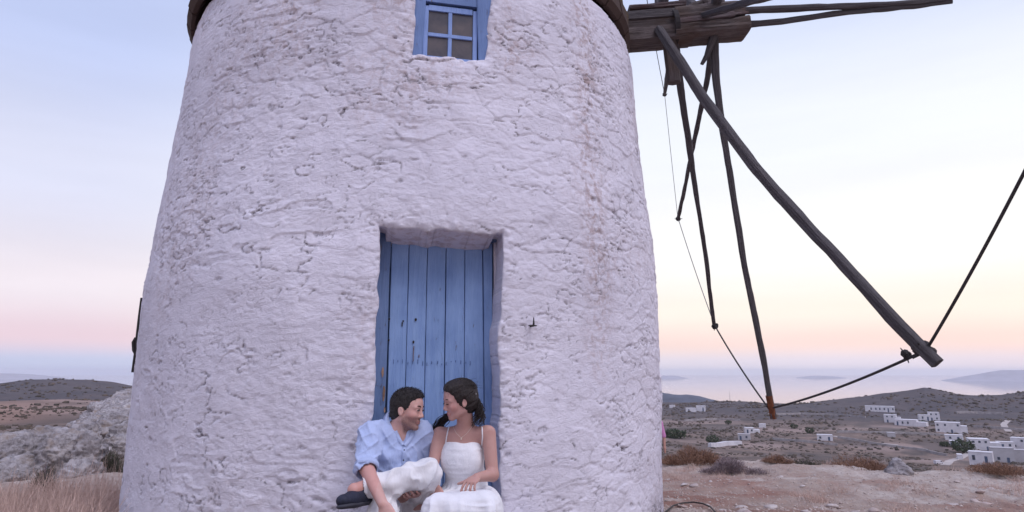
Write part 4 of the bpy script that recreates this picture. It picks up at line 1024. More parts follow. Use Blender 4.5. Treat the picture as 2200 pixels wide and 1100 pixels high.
    for pts in ([(843, 912), (849, 930), (858, 948), (864, 957)], [(886, 930), (882, 940), (875, 950), (870, 957)]):
        Q = surf_path(bv, pts, .004, 12)
        if len(Q) > 4: ribbon(Q, .012, .006, 'collar_point', M['linen_blue'], shirt)
    for (u, v) in ((868, 968), (867, 988), (866, 1008)):
        p = on_surf(bv, u, v, .006)
        if p is not None: mb = MB(); mb.tube([p, p + [0, -.003, 0]], .0045, 8); rel(mb.build('button', M['sole'], shirt), org)
    # collar: a standing band folded over, open at the throat
    ca = nb + [.003, -.008, .034]; cu = HC + HR @ np.array([-.03, 0, -.05]) - nb; cu /= np.linalg.norm(cu); fw = np.array([.35, -.93, 0.]); fw -= cu * (fw @ cu); fw /= np.linalg.norm(fw); sw_ = np.cross(cu, fw)
    vs = []; n_ = 30
    for i in range(n_):
        th = math.radians(28 + (332 - 28) * i / (n_ - 1)); dr = fw * math.cos(th) + sw_ * math.sin(th); fr2 = abs(math.cos(th / 2)) ** 6
        top = ca + cu * (.030 - .034 * fr2) + dr * (.073 + .004 * fr2); outp = ca + cu * (-.006 - .060 * fr2) + dr * (.096 + .030 * fr2)
        inn = ca + cu * (-.03 - .02 * fr2) + dr * .070
        vs += [inn, top, outp, outp - dr * .004 + cu * .0, top * .5 + outp * .5 - dr * .012]
    k = 5; mb = MB(); mb.add(vs, [(i * k + j, i * k + (j + 1) % k, (i + 1) * k + (j + 1) % k, (i + 1) * k + j) for i in range(n_ - 1) for j in range(k)] + [tuple(range(k)), tuple((n_ - 1) * k + j for j in range(k))[::-1]])
    rel(mb.build('collar', M['linen_blue'], shirt, True), org)
    # trousers
    p = Vol(lo, hi, .0055)
    p.ell(hip + [0, 0, -.005], (.168, .128, .105), None, .06).cone(hipR, knR, .10, .080, .05).cone(knR, anR + [0, 0, .06], .078, .066, .03)
    p.cone(hipL, knL, .104, .092, .04); cuff = anL + (knL - anL) * .10; p.cone(knL, cuff, .092, .062, .02); p.cone(knL + [.01, 0, -.01], (knL + cuff) / 2 + [0, -.01, -.035], .075, .062, .03)
    p.cone(anL, anL + (anL - knL), .055, .09, .004, 'sub')
    V, F = p.mesh(2); N = normals(V, F)
    w = fbm(V[:, 0] * 7, V[:, 1] * 7, V[:, 2] * 9, oct=3, seed=15); al = (V - knL) @ ((anL - knL) / np.linalg.norm(anL - knL)); fold = np.abs(vnoise(al * 16 + V[:, 2] * 9, V[:, 1] * 8, V[:, 2] * 12, 17))
    V = V + N * (.008 * w - .020 * fold * sstep(.25, .05, np.abs(al - .08)) - .010 * fold)[:, None]
    rel(mesh_np('trousers', V, F, M['white_cotton'], root), org)
    # shoes
    for (an, toe, up_) in ((anL, ft, np.array([-.15, .1, 1.0])), (anR + [0, 0, -.02], anR + [.02, -.20, -.055], np.array([0, 0, 1.0]))):
        d = toe - an; L_ = np.linalg.norm(d); d = d / L_; up_ = up_ - d * (up_ @ d); up_ /= np.linalg.norm(up_); sd3 = np.cross(d, up_)
        Rr = np.stack([d, sd3, up_], 1); c0 = an - up_ * .045
        v_ = Vol(np.minimum(an, toe) - .16, np.maximum(an, toe) + .16, .005)
        heel = c0 - d * .045; toe2 = c0 + d * .19
        v_.cone(heel, c0 + d * .08, .040, .042, .03, flat=(up_, 1.0)).cone(c0 + d * .05, toe2 - d * .03, .046, .040, .03, flat=(up_, 1.25)).cone(c0 + up_ * .005, c0 + up_ * .035, .040, .043, .02)
        v_.cone(c0 + up_ * .045, c0 + up_ * .12, .034, .04, .005, 'sub')
        V, F = v_.mesh(1); sh = rel(mesh_np('shoe', V, F, M['shoe'], root), org)
        v_ = Vol(np.minimum(an, toe) - .16, np.maximum(an, toe) + .16, .005); v_.cone(heel - up_ * .030, c0 + d * .06 - up_ * .030, .040, .042, .02, flat=(up_, 2.6)).cone(c0 + d * .06 - up_ * .03, toe2 - d * .03 - up_ * .028, .044, .040, .02, flat=(up_, 2.6))
        V, F = v_.mesh(1); rel(mesh_np('sole', V, F, M['sole'], sh), org)
    # hair: cropped, a little longer on top
    v_ = Vol(HC - .19, HC + .19, .0035); hp = lambda *p: HC + HR @ (np.array(p) * .95)
    v_.ell(hp(-.020, 0, .040), np.array((.106, .0830, .0935)) * .95, HR, .01).ell(hp(.020, 0, .080), np.array((.079, .062, .050)) * .95, HR, .03).ell(hp(-.05, 0, -.02), np.array((.068, .068, .070)) * .95, HR, .02)
    v_.ell(hp(.108, 0, -.005), np.array((.076, .12, .090)) * .95, HR, .006, 'sub').ell(hp(.05, 0, -.10), np.array((.085, .12, .088)) * .95, HR, .006, 'sub').half(hp(0, 0, -.062), HR @ np.array([.1, 0, -1]))
    for s2 in (-1, 1): v_.ell(hp(-.006, s2 * .085, -.018), np.array((.022, .03, .036)) * .95, HR, .004, 'sub')
    V, F = v_.mesh(1); N = normals(V, F); V = V + N * (.0035 * fbm(V[:, 0] * 60, V[:, 1] * 60, V[:, 2] * 60, oct=3, seed=8))[:, None]
    hair = rel(mesh_np('hair', V, F, M['hair_m'], root), org)
    idx = rng.choice(len(V), 2600); mb = MB()
    for i in idx:
        q_ = (V[i] - HC) @ HR
        if q_[2] < -.04 or N[i] @ (V[i] - HC) < 0: continue
        L_ = .005 if q_[2] < .06 else .011; d = N[i] * .6 + HR[:, 0] * (.5 if q_[2] > .06 else -.1) + rng.normal(size=3) * .18; d -= HR[:, 2] * (.35 if q_[2] < .06 else 0); d /= np.linalg.norm(d)
        a_ = np.cross(d, rng.normal(size=3)); a_ /= np.linalg.norm(a_); mb.add([V[i] - a_ * .0013, V[i] + a_ * .0013, V[i] + d * L_], [(0, 1, 2)])
    tag(rel(mb.build('hair_strands', M['hair_m'], hair), org), kind='stuff')
    face_bits(root, HC, HR, org, False, .95)
    return root
def face_bits(root, HC, HR, org, closed, sc):
    h = lambda *p: HC + HR @ (np.array(p) * sc)
    for s_ in (-1, 1):
        if not closed:
            mb = MB(); c0 = h(.0825, s_ * .031, .0005); r = .0118 * sc; vs = []; n = 12
            for i in range(7):
                a = math.pi * i / 6
                for k in range(n): th = 2 * math.pi * k / n; vs.append(c0 + HR @ np.array([math.cos(a), math.sin(a) * math.cos(th), math.sin(a) * math.sin(th) * .62]) * r)
            mb.add(vs, [(i * n + k, i * n + (k + 1) % n, (i + 1) * n + (k + 1) % n, (i + 1) * n + k) for i in range(6) for k in range(n)])
            e = rel(mb.build('eye', M['eye'], root, True), org)
            mb = MB(); ic = c0 + HR @ np.array([r * .93, -.001 * s_, 0]); mb.add([ic + HR @ np.array([.0015, .0052 * math.cos(t), .0050 * math.sin(t)]) for t in np.arange(10) * .628], [tuple(range(10))]); rel(mb.build('iris', M['iris'], e), org)
        lid = [h(.090, s_ * .018, -.0005), h(.0985, s_ * .026, .0055 if not closed else -.004), h(.0985, s_ * .033, .006 if not closed else -.0055), h(.088, s_ * .044, .000)]
        mb = MB(); mb.tube(lid, [.0012, .0022, .0024, .0014], 6); rel(mb.build('eyelashes', M['brow'], root), org)
        br = [h(.0945, s_ * .013, .022), h(.0955, s_ * .026, .0275), h(.088, s_ * .040, .0275), h(.076, s_ * .050, .020)]
        w = .0042 if not closed else .0026
        mb = MB(); mb.tube(br, [w, w * 1.1, w * .8, w * .4], 6); rel(mb.build('eyebrow', M['brow'], root, True), org)
make_man()

# ------------------------------------------------------------------ the woman
def make_woman():
    org = J(1000, 4.28, .20); root = tag(empty('person', org), 'seated dark haired woman in white strappy dress looking down at the man', 'person')
    HC = at(986, 860, 4.12); HR = head_frame((-.90, -.40, -.20), -.05)
    shR, shL = at(943, 934, 4.25), at(1050, 931, 4.16); nb = at(1000, 922, 4.21)
    hip = J(1004, 4.28, .30); hipR, hipL = hip + [-.08, 0, 0], hip + [.08, 0, 0]
    elR = at(930, 1002, 4.16); wrR = at(935, 1045, 4.07)
    elL = at(1058, 1020, 4.10); wrL = at(1024, 1026, 3.90)
    knR = at(955, 1094, 3.80); knL = at(1032, 1090, 3.82); anR = J(950, 3.82, .07); anL = J(1040, 3.82, .07)
    lo = np.array([-.75, 3.35, -.05]); hi = np.array([.12, 4.55, 1.12])
    b = Vol(lo, hi, .004)
    mid = (shR + shL) / 2; ax = (shL - shR) / np.linalg.norm(shL - shR); TR = np.stack([ax, np.cross([0, 0, 1], ax), [0, 0, 1]], 1)
    chest = mid + [0, .015, -.10]; belly = hip * .5 + chest * .5 + [0, .01, 0]
    b.ell(chest, (.128, .082, .145), TR, .05).ell(belly, (.112, .082, .14), TR, .05).ell(hip, (.155, .115, .105), None, .06)
    b.cone(shR + ax * .02, shL - ax * .02, .042, .042, .045)
    b.cone(nb + [0, .01, -.05], HC + HR @ np.array([-.030, 0, -.050]), .054, .047, .03)
    for s_ in (-1, 1): b.ell(mid + TR @ np.array([s_ * .055, -.030, -.130]), (.050, .038, .055), TR, .04); b.cone(nb + [s_ * .02, -.045, -.035], (shL if s_ > 0 else shR) + [0, -.03, .025], .009, .009, .018)
    h = head(b, HC, HR, .915, True)
    b.cone(shR, elR, .042, .034, .03).cone(elR, wrR, .034, .023, .015).cone(shL, elL, .043, .036, .03).cone(elL, wrL, .037, .024, .015)
    b.cone(hipR, knR, .08, .056, .04).cone(knR, anR, .050, .032, .02).cone(hipL, knL, .08, .056, .04).cone(knL, anL, .050, .032, .02)
    for an in (anR, anL): b.cone(an, an + [0, -.10, -.045], .032, .022, .02).cone(an + [0, -.09, -.045], an + [0, -.17, -.055], .026, .018, .02); b.cone(an, an + [0, .03, -.035], .03, .026, .02)
    hand(b, wrL, at(1010, 1036, 3.83) - wrL, (.15, .55, -.75), .90, -1, (.75, .55, .35), .16)
    hand(b, wrR, (.05, -.05, -.08), (.2, -.6, -.5), .88, 1)
    V, F = b.mesh(1)
    q = (V - HC) @ HR / .915; inh = (np.linalg.norm(q, axis=1) < .18) * 1.0
    C = np.tile(np.array([.47, .268, .232]), (len(V), 1)); fc = (inh * sstep(-.10, -.06, q[:, 2]))[:, None]; C = C * (1 - fc) + np.array([.52, .30, .27]) * fc
    lip = np.exp(-((q[:, 2] + .0725) / .011) ** 2 - (q[:, 1] / .020) ** 2) * (q[:, 0] > .077) * inh; C = C * (1 - .8 * lip[:, None]) + np.array([.42, .10, .12]) * .8 * lip[:, None]
    bl = np.exp(-((q[:, 0] - .065) / .03) ** 2 - ((q[:, 2] + .03) / .028) ** 2) * inh; C = C * (1 - .4 * bl[:, None]) + np.array([.52, .20, .18]) * .4 * bl[:, None]
    rel(mesh_np('body', V, F, M['skin'], root, True, colors={'tint': C}), org); bv = bvh_of((V, F))
    # dress: fitted top and a long full skirt
    d_ = Vol(lo, hi, .0055)
    d_.ell(chest + [0, 0, -.01], (.136, .092, .15), TR, .04).ell(belly, (.134, .112, .16), TR, .05).ell(hip + [0, 0, .03], (.17, .135, .12), None, .06)
    d_.ell(mid + TR @ np.array([0, -.045, -.150]), (.128, .064, .11), TR, .04)
    tz = at(990, 953, 4.07)[2]; d_.half((0, 0, tz), (0, 0, 1))
    d_.ell((mid + [0, -.11, tz - mid[2] + .036]), (.085, .09, .050), TR, .008, 'sub')
    for s_, sh, el in ((-1, shR, elR), (1, shL, elL)): d_.cone(sh + [0, 0, .02], sh * .35 + el * .65 + ax * s_ * .02, .050, .045, .012, 'sub')
    d_.cone(hipR + [0, 0, .01], knR + [-.01, 0, .0], .11, .085, .07).cone(hipL + [0, 0, .01], knL + [.012, 0, .0], .115, .088, .07)
    d_.cone(knR + [-.03, 0, -.02], anR + [-.05, .02, .06], .09, .10, .06).cone(knL + [.02, 0, -.03], anL + [.05, .02, .06], .10, .11, .06)
    d_.cone((knR + knL) / 2 + [0, 0, -.01], (anR + anL) / 2 + [0, .03, .06], .07, .10, .08).cone((hipR + hipL) / 2 + [0, -.1, .03], (knR + knL) / 2 + [0, .03, 0], .09, .07, .06)
    V, F = d_.mesh(2); N = normals(V, F)
    sk = sstep(.50, .40, V[:, 2]) ; ang = np.arctan2(V[:, 0] - hip[0], -(V[:, 1] - 4.4))
    w = fbm(V[:, 0] * 8, V[:, 1] * 8, V[:, 2] * 8, oct=3, seed=25); pl_ = np.abs(vnoise(ang * 9 + .8 * vnoise(V[:, 0] * 5, V[:, 1] * 5, V[:, 2] * 5, 27), V[:, 2] * 2.5, ang * 0, 26)) ; hz_ = np.abs(vnoise(V[:, 0] * 6, V[:, 1] * 6, V[:, 2] * 38, 28))
    waist = np.exp(-((V[:, 2] - .46) / .05) ** 2); top_ = 1 - sk
    V = V + N * (.005 * w + sk * (.020 - .036 * pl_) - .011 * hz_ * waist - .004 * top_ * hz_)[:, None]
    dr = rel(mesh_np('dress', V, F, M['dress'], root), org);
    def strap(pts, r, name, mat, off=.001, n=18):
        P = surf_path(bv, pts, off, n)
        if len(P) > 3: mb = MB(); mb.tube(P, r, 6, flat=1.0); return rel(mb.build(name, mat, dr, True), org)
    strap([(966, 914), (963, 924), (960, 938), (957, 958)], .0042, 'shoulder_strap', M['dress'], .002)
    strap([(1035, 903), (1036, 920), (1037, 938), (1036, 958)], .0042, 'shoulder_strap', M['dress'], .002)
    P = surf_path(bv, [(972, 914), (980, 930), (991, 941), (1004, 930), (1016, 914)], .0008, 24)
    if len(P) > 3:
        mb = MB(); mb.tube(P, .0011, 5); nk = rel(mb.build('necklace', M['gold'], root, True), org)
        p = on_surf(bv, 991, 942, .002)
        if p is not None: mb = MB(); mb.tube([p + [0, 0, .006], p - [0, 0, .006]], [.003, .005], 6); rel(mb.build('pendant', M['gold'], nk), org)
    # hair drawn back from a side parting into loose curls at the nape
    hp = lambda *p: HC + HR @ (np.array(p) * .915)
    v_ = Vol(HC - .22, HC + .22, .0035)
    v_.ell(hp(-.022, 0, .044), np.array((.110, .087, .093)) * .915, HR, .01).ell(hp(-.055, 0, -.015), np.array((.076, .078, .085)) * .915, HR, .03).ell(hp(.02, 0, .085), np.array((.070, .062, .045)) * .915, HR, .03)
    v_.ell(hp(.098, 0, -.020), np.array((.072, .12, .100)) * .915, HR, .008, 'sub').ell(hp(.055, 0, -.100), np.array((.088, .12, .092)) * .915, HR, .008, 'sub')
    for s2 in (-1, 1): v_.ell(hp(-.010, s2 * .088, -.018), np.array((.021, .030, .034)) * .915, HR, .004, 'sub')
    V, F = v_.mesh(1); N = normals(V, F)
    q = (V - HC) @ HR; comb = np.abs(vnoise(q[:, 2] * 70 + q[:, 0] * 25, q[:, 1] * 70, q[:, 0] * 8, 9)); V = V + N * (.004 - .006 * comb)[:, None]
    hair = rel(mesh_np('hair', V, F, M['hair_w'], root), org)
    R_ = []
    r_ = np.random.default_rng(4)
    nape = hp(-.105, .02, -.02)
    tie = at(1019, 848, 4.14)
    for k in range(90):
        n_ = 12; a0 = hp(-.11, r_.uniform(-.02, .045), r_.uniform(-.03, .03)); end = at(1030 + r_.uniform(-16, 9), 905 + r_.uniform(-14, 14), 4.10 + r_.uniform(-.03, .10))
        ph, am, fq = r_.uniform(0, 6.28), r_.uniform(.006, .014), r_.uniform(1.3, 2.4)
        P = [a0 * (1 - t) + end * t + np.array([.018 * math.sin(math.pi * t) + am * math.sin(ph + fq * 6.28 * t), am * math.cos(ph + fq * 6.28 * t), -.01 * math.sin(3.14 * t)]) for t in np.linspace(0, 1, n_)]; R_.append((P, .0036))
    for k in range(80):   # the rest falls behind the far shoulder
        a0 = hp(-.07, -.07 + r_.uniform(-.02, .03), -.03 + r_.uniform(-.04, .03)); a0 = hp(-.04 + r_.uniform(-.03, .02), -.055, -.06 + r_.uniform(-.04, .02)); end = at(937 + r_.uniform(-14, 12), 926 + r_.uniform(-10, 14), 4.30 + r_.uniform(-.03, .03)); md = at(950 + r_.uniform(-10, 8), 895 + r_.uniform(-8, 8), 4.25)
        ph, am = r_.uniform(0, 6.28), r_.uniform(.004, .010)
        P = [(a0 * (1 - t) + md * t) * (1 - t) + (md * (1 - t) + end * t) * t + np.array([am * math.sin(ph + 10 * t), am * math.cos(ph + 10 * t), 0]) for t in np.linspace(0, 1, 10)]; R_.append((P, .0034))
    o = strands(hair, M['hair_w'], R_, 'loose_curls'); rel(o, org); tag(o, kind='stuff')
    R_ = []
    for k in range(160):   # combed strands following the skull
        th = r_.uniform(-1.25, 1.25); P = []
        for t in np.linspace(0, 1, 10):
            a = .75 + 2.0 * t; P.append(hp(-.022 + .112 * math.cos(a) * 1.0, .089 * math.sin(th) * (math.sin(a) ** .5 if math.sin(a) > 0 else 0), .044 + .094 * math.sin(a) * math.cos(th) + (.002 if k % 3 else .004)))
        R_.append((P, .0016))
    for k in range(70):
        a = r_.uniform(.3, 2.9); th = r_.uniform(-1.2, 1.2); b0 = hp(-.022 + .112 * math.cos(a), .089 * math.sin(th), .044 + .094 * math.sin(a) * math.cos(th)); dd = r_.normal(size=3) * .010 + np.array([.012, 0, .004]); R_.append(([b0, b0 + dd, b0 + dd * 2 + r_.normal(size=3) * .006], .0008))
    o = strands(hair, M['hair_w'], R_, 'combed_strands'); rel(o, org); tag(o, kind='stuff')
    mb = MB(); c0 = at(1019, 846, 4.10); mb.tube([c0 + [.0, 0, .022], c0 + [.006, 0, 0], c0 + [.004, 0, -.02]], [.004, .007, .004], 8); rel(mb.build('hair_clip', M['white_cotton'], hair, True), org)
    face_bits(root, HC, HR, org, True, .915)
    return root
make_woman()

# ------------------------------------------------------------------ somebody standing behind the mill
def far_person():
    y = 17.0; x = X_(1402, y, 0); gz = float(ground(x, y)); zt = at(1402, 878, y)[2]; H = zt - gz; k = H / 1.7
    p = lambda a, b, c: np.array([x + a * k, y + b * k, gz + c * k])
    root = tag(empty('person', p(0, 0, 0)), 'distant standing person in pink top, mostly hidden behind the right edge of the mill', 'person')
    lo, hi = p(-.4, -.3, -.05), p(.4, .3, 1.8)
    b = Vol(lo, hi, .014)
    b.cone(p(0, 0, 1.42), p(0, 0, 1.55), .055, .05).ell(p(0, 0, 1.62), np.array((.08, .095, .12)) * k).ell(p(0, 0, 1.2), np.array((.16, .1, .26)) * k).ell(p(0, 0, .95), np.array((.16, .11, .14)) * k)
    for s_ in (-1, 1):
        b.cone(p(s_ * .17, 0, 1.36), p(s_ * .24, 0, 1.08), .05, .042).cone(p(s_ * .24, 0, 1.08), p(s_ * .23, -.06, .84), .04, .03).cone(p(s_ * .23, -.06, .84), p(s_ * .23, -.08, .74), .035, .02)
        b.cone(p(s_ * .09, 0, .9), p(s_ * .1, 0, .5), .08, .055).cone(p(s_ * .1, 0, .5), p(s_ * .1, 0, .08), .055, .035).cone(p(s_ * .1, 0, .05), p(s_ * .1, -.16, .03), .04, .03)
    V, F = b.mesh(1); rel(mesh_np('body', V, F, M['skin'], root, True, colors={'tint': np.tile([.4, .22, .18], (len(V), 1))}), p(0, 0, 0))
    t_ = Vol(lo, hi, .014); t_.ell(p(0, 0, 1.2), np.array((.185, .125, .29)) * k).cone(p(-.17, 0, 1.38), p(.17, 0, 1.38), .07, .07)
    for s_ in (-1, 1): t_.cone(p(s_ * .17, 0, 1.36), p(s_ * .235, 0, 1.10), .07, .06)
    t_.half(p(0, 0, 1.47), (0, 0, 1)); V, F = t_.mesh(1); rel(mesh_np('pink_top', V, F, m_cloth('pink_cloth', (.52, .22, .42)), root), p(0, 0, 0))
    t_ = Vol(lo, hi, .014); t_.ell(p(0, 0, .95), np.array((.18, .13, .15)) * k)
    for s_ in (-1, 1): t_.cone(p(s_ * .09, 0, .9), p(s_ * .105, 0, .1), .10, .06)
    V, F = t_.mesh(1); rel(mesh_np('trousers', V, F, M['shoe'], root), p(0, 0, 0))
    t_ = Vol(lo, hi, .014); t_.ell(p(0, .02, 1.66), np.array((.095, .105, .11)) * k).half(p(0, -.05, 1.6), (0, -1, -.5)); V, F = t_.mesh(1); rel(mesh_np('hair', V, F, M['hair_w'], root), p(0, 0, 0))
far_person()

# ------------------------------------------------------------------ limestone on the left
t = NT('pale_limestone', .92, .2); c = t.coord(); n1 = t.noise(c, 1.6, 7, .65, .4, .35, .65); n2 = t.noise(c, 7, 8, .72, .4, .42, .66)
a = t.mix(n1, (.32, .29, .30), (.52, .48, .485)); a = t.mix(t.math('MULTIPLY', n2, .85), a, (.10, .085, .085)); a = t.mix(t.math('MULTIPLY', t.noise(c, 2.8, 5, .6, .2, .52, .66), .5), a, (.30, .22, .16))  # dark blotches paint in the shade of crevices
t.color(a); t.bump(t.math('ADD', t.noise(c, 9, 8, .75, .5), t.math('MULTIPLY', n1, .6)), .06, .9); M['limestone'] = t.m
def rock(name, blobs, res, amp, label, cat, group=None, seed=0, freq=2.2, mat='limestone'):
    C_ = [at(u, v, y) for u, v, y, *_ in blobs]; R_ = [np.array(q[3:6]) for q in blobs]; m_ = max(r.max() for r in R_) * .35 + amp * 2
    lo = np.min([c - r for c, r in zip(C_, R_)], 0) - m_; hi = np.max([c + r for c, r in zip(C_, R_)], 0) + m_
    v_ = Vol(lo, hi, res)
    rr_ = np.random.default_rng(seed)
    for c, r in zip(C_, R_): v_.ell(c, r, np.array(Matrix.Rotation(rr_.uniform(-.3, .3), 3, 'Y') @ Matrix.Rotation(rr_.uniform(-.6, .6), 3, 'Z')), min(r) * .25)
    V, F = v_.mesh(1); N = normals(V, F); f = freq
    ridg = 1 - np.abs(fbm(V[:, 0] * f, V[:, 1] * f, V[:, 2] * f * 2.2, oct=5, seed=seed, gain=.58)) * 2.2
    st_ = (V[:, 2] * f * 3.2 + 1.3 * fbm(V[:, 0] * f * .6, V[:, 1] * f * .6, V[:, 2] * f, oct=3, seed=seed + 3)); bed = st_ - np.floor(st_)
    q = np.floor(3 * fbm(V[:, 0] * f * .9, V[:, 1] * f * .9, V[:, 2] * f * 1.2, oct=2, seed=seed + 8)) / 3
    V = V + N * (amp * (.8 * ridg + .45 * (bed - .5) + 1.1 * q - .5))[:, None]
    org = V.mean(0); org[2] = V[:, 2].min(); o = rel(mesh_np(name, V, F, M[mat], None, False), org); o.location = org
    o.data.polygons.foreach_set('use_smooth', np.ones(len(F), bool)); return tag(o, label, cat, group)
rock('limestone_outcrop', [(-60, 1000, 13.2, .7, .7, .50), (15, 985, 13.0, .62, .7, .42), (80, 960, 13.4, .50, .6, .36), (150, 985, 12.6, .46, .55, .48), (118, 945, 13.6, .55, .5, .22), (190, 975, 12.5, .26, .40, .40), (175, 935, 13.3, .30, .4, .20), (40, 1020, 12.2, .5, .5, .3), (170, 1020, 12.2, .4, .5, .25)], .024, .085,
     'large pale limestone outcrop behind the dry grass at the left edge', 'rock', None, 3, 3.1)
rock('rock_ledge', [(232, 925, 16.5, .42, .5, .28), (262, 905, 17, .5, .6, .30), (215, 905, 18, .45, .5, .16), (285, 940, 16, .5, .6, .45), (250, 960, 15.4, .35, .4, .30)], .028, .09,
     'mid distance limestone ledge against the left edge of the mill, above the brown bank', 'rock', None, 5, 2.8)
rock('rocky_knoll', [(300, 915, 34, 2.6, 4, 1.4), (268, 880, 34, 1.0, 2, .60), (238, 900, 33, 1.2, 2.2, .50), (205, 912, 32, 1.2, 2, .30), (335, 880, 36, 2.4, 3, 1.1)], .075, .22,
     'dark edged rocky knoll rising behind the left side of the mill', 'rock', None, 7, 1.5)
# ------------------------------------------------------------------ boulder and loose stones on the right
rock('boulder', [(1929, 1010, 11.6, .15, .2, .20), (1940, 1014, 11.5, .13, .17, .14), (1917, 1016, 11.5, .10, .15, .10)], .016, .028, 'grey pointed boulder standing at the crest beside the rusty shrub', 'rock', None, 9, 5)
stone_me = []
for k in range(6):
    r_ = np.random.default_rng(100 + k); v_ = Vol((-1.5, -1.5, -1.2), (1.5, 1.5, 1.2), .42); v_.ell((0, 0, 0), (1.0, .75, .42), None, .1).ell((.4, .2, .1), (.55, .5, .35), None, .1); V, F = v_.mesh(0); V = V + .22 * np.stack([vnoise(V[:, 0] * 1.3, V[:, 1] * 1.3, V[:, 2] * 1.3, 200 + k * 3 + c) for c in range(3)], 1)
    o = mesh_np('stone_shape', V, F, M['limestone'], None, False); stone_me.append(o.data); bpy.data.objects.remove(o)
t = NT('field_stone', .95, .15); c = t.coord(); oi = t.n('ShaderNodeObjectInfo'); n1 = t.noise(c, 1.2, 5, .6, 0, .3, .7)
a = t.mix(n1, (.36, .31, .295), (.56, .52, .51)); a = t.mix(t.math('MULTIPLY', oi.outputs['Random'], .55), a, (.36, .23, .19)); t.color(a); M['field_stone'] = t.m
for me in stone_me: me.materials.clear(); me.materials.append(M['field_stone'])
placed = 0; r_ = np.random.default_rng(12)
while placed < 150:
    az = r_.uniform(.19, .66); d = 5.9 + 7.0 * r_.uniform(0, 1) ** 1.4; x, y = d * math.sin(az), d * math.cos(az)
    if np.hypot(x - TC[0], y - TC[1]) < 2.65: continue
    if fbm(np.array(x * .8), np.array(y * .8), oct=2, seed=55) < -.12: continue
    s_ = .018 + .055 * r_.uniform(0, 1) ** 3; o = bpy.data.objects.new('loose_stone', stone_me[placed % 6]); COL.objects.link(o)
    o.location = (x, y, float(ground(x, y)) + s_ * .16); o.scale = (s_ * 1.15, s_, s_ * r_.uniform(.6, 1)); o.rotation_euler = (r_.uniform(-.2, .2), r_.uniform(-.2, .2), r_.uniform(0, 6.3))
    tag(o, 'small pale loose stone lying on the rocky ground right of the mill', 'stone', 'loose stones on the ground right of the mill'); placed += 1
# gravel too small to pick apart
V = []; F = []; r_ = np.random.default_rng(13); n = 7000
az = np.concatenate([r_.uniform(.17, .72, n), r_.uniform(-.85, -.48, 900)]); d = 5.4 + 8.4 * r_.uniform(0, 1, len(az)) ** 1.3; X = d * np.sin(az); Y = d * np.cos(az); Zg = ground(X, Y)
sz = .006 + .016 * r_.uniform(0, 1, len(az)) ** 2; octa = np.array([(1, 0, 0), (0, 1, 0), (-1, 0, 0), (0, -1, 0), (0, 0, .7), (0, 0, -.5)], float)
of = np.array([(0, 1, 4), (1, 2, 4), (2, 3, 4), (3, 0, 4), (1, 0, 5), (2, 1, 5), (3, 2, 5), (0, 3, 5)])
P = octa[None] * sz[:, None, None] * r_.uniform(.6, 1.5, (len(az), 6, 1)); ca, sa = np.cos(az * 90), np.sin(az * 90)
P = np.stack([P[..., 0] * ca[:, None] - P[..., 1] * sa[:, None], P[..., 0] * sa[:, None] + P[..., 1] * ca[:, None], P[..., 2]], -1) + np.stack([X, Y, Zg], -1)[:, None]
t = NT('gravel', .95, .1); t.color(t.mix(t.noise(t.coord(), 9, 3, .6, 0, .3, .7), (.30, .22, .20), (.57, .49, .44))); M['gravel'] = t.m
tag(mesh_np('gravel', P.reshape(-1, 3), (of[None] + 6 * np.arange(len(az))[:, None, None]).reshape(-1, 3), M['gravel'], None, False), kind='stuff')
# half buried black hose
P = [ground_hit(u, v) for u, v in ((1420, 1112), (1434, 1101), (1447, 1092), (1466, 1087), (1490, 1085), (1510, 1088), (1526, 1095), (1538, 1106), (1545, 1125))]
mb = MB(); mb.tube([p + np.array([0, 0, .008 + .02 * math.sin(math.pi * i / 8)]) for i, p in enumerate(P)], .008, 8); hs = mb.build('hose', M['iron'], None, True, off=P[0]); hs.location = P[0]; tag(hs, 'thin black hose looping over the ground at the foot of the mill', 'hose')

# ------------------------------------------------------------------ blades: grass and twiggy shrubs
def blades(roots, dirs, L, w, bend, seed, segs=3):
    """many curved tapering blades as one mesh"""
    r_ = np.random.default_rng(seed); n = len(roots); sidev = np.cross(dirs, r_.normal(size=(n, 3))); sidev /= np.linalg.norm(sidev, axis=1)[:, None]
    bd = r_.normal(size=(n, 3)) * bend; bd[:, 2] -= abs(bend) * .4; V = []
    for k in range(segs + 1):
        t = k / segs; c = roots + dirs * (L * t)[:, None] + bd * (L * t * t)[:, None]; ww = (w * (1 - .75 * t))[:, None]; V += [c - sidev * ww, c + sidev * ww]
    V = np.stack(V, 1); q = np.array([(2 * k, 2 * k + 1, 2 * k + 3, 2 * k + 2) for k in range(segs)]); F = (q[None] + (2 * segs + 2) * np.arange(n)[:, None, None]).reshape(-1, 4)
    return V.reshape(-1, 3), F
def m_blade(name, a, b, sc=14):
    t = NT(name, .9, .15); t.color(t.mix(t.noise(t.coord(), sc, 4, .7, 0, .3, .7), a, b)); return t.m
M['straw'] = m_blade('dry_straw', (.36, .235, .19), (.70, .53, .46), 40); M['twig_rust'] = m_blade('rusty_twigs', (.15, .085, .058), (.34, .205, .145), 22)
M['twig_grey'] = m_blade('grey_twigs', (.155, .12, .125), (.34, .27, .28), 22); M['twig_dark'] = m_blade('dark_scrub', (.05, .05, .04), (.13, .12, .09), 12)
r_ = np.random.default_rng(21); n = 46000
az = r_.uniform(-.80, -.50, n); d = np.sqrt(r_.uniform(5.3 ** 2, 9.2 ** 2, n)); X = d * np.sin(az); Y = d * np.cos(az)
ok = (np.hypot(X - TC[0], Y - TC[1]) > 2.55) & (fbm(X * 1.3, Y * 1.3, oct=3, seed=66) > -.30); X, Y = X[ok], Y[ok]; n = len(X)
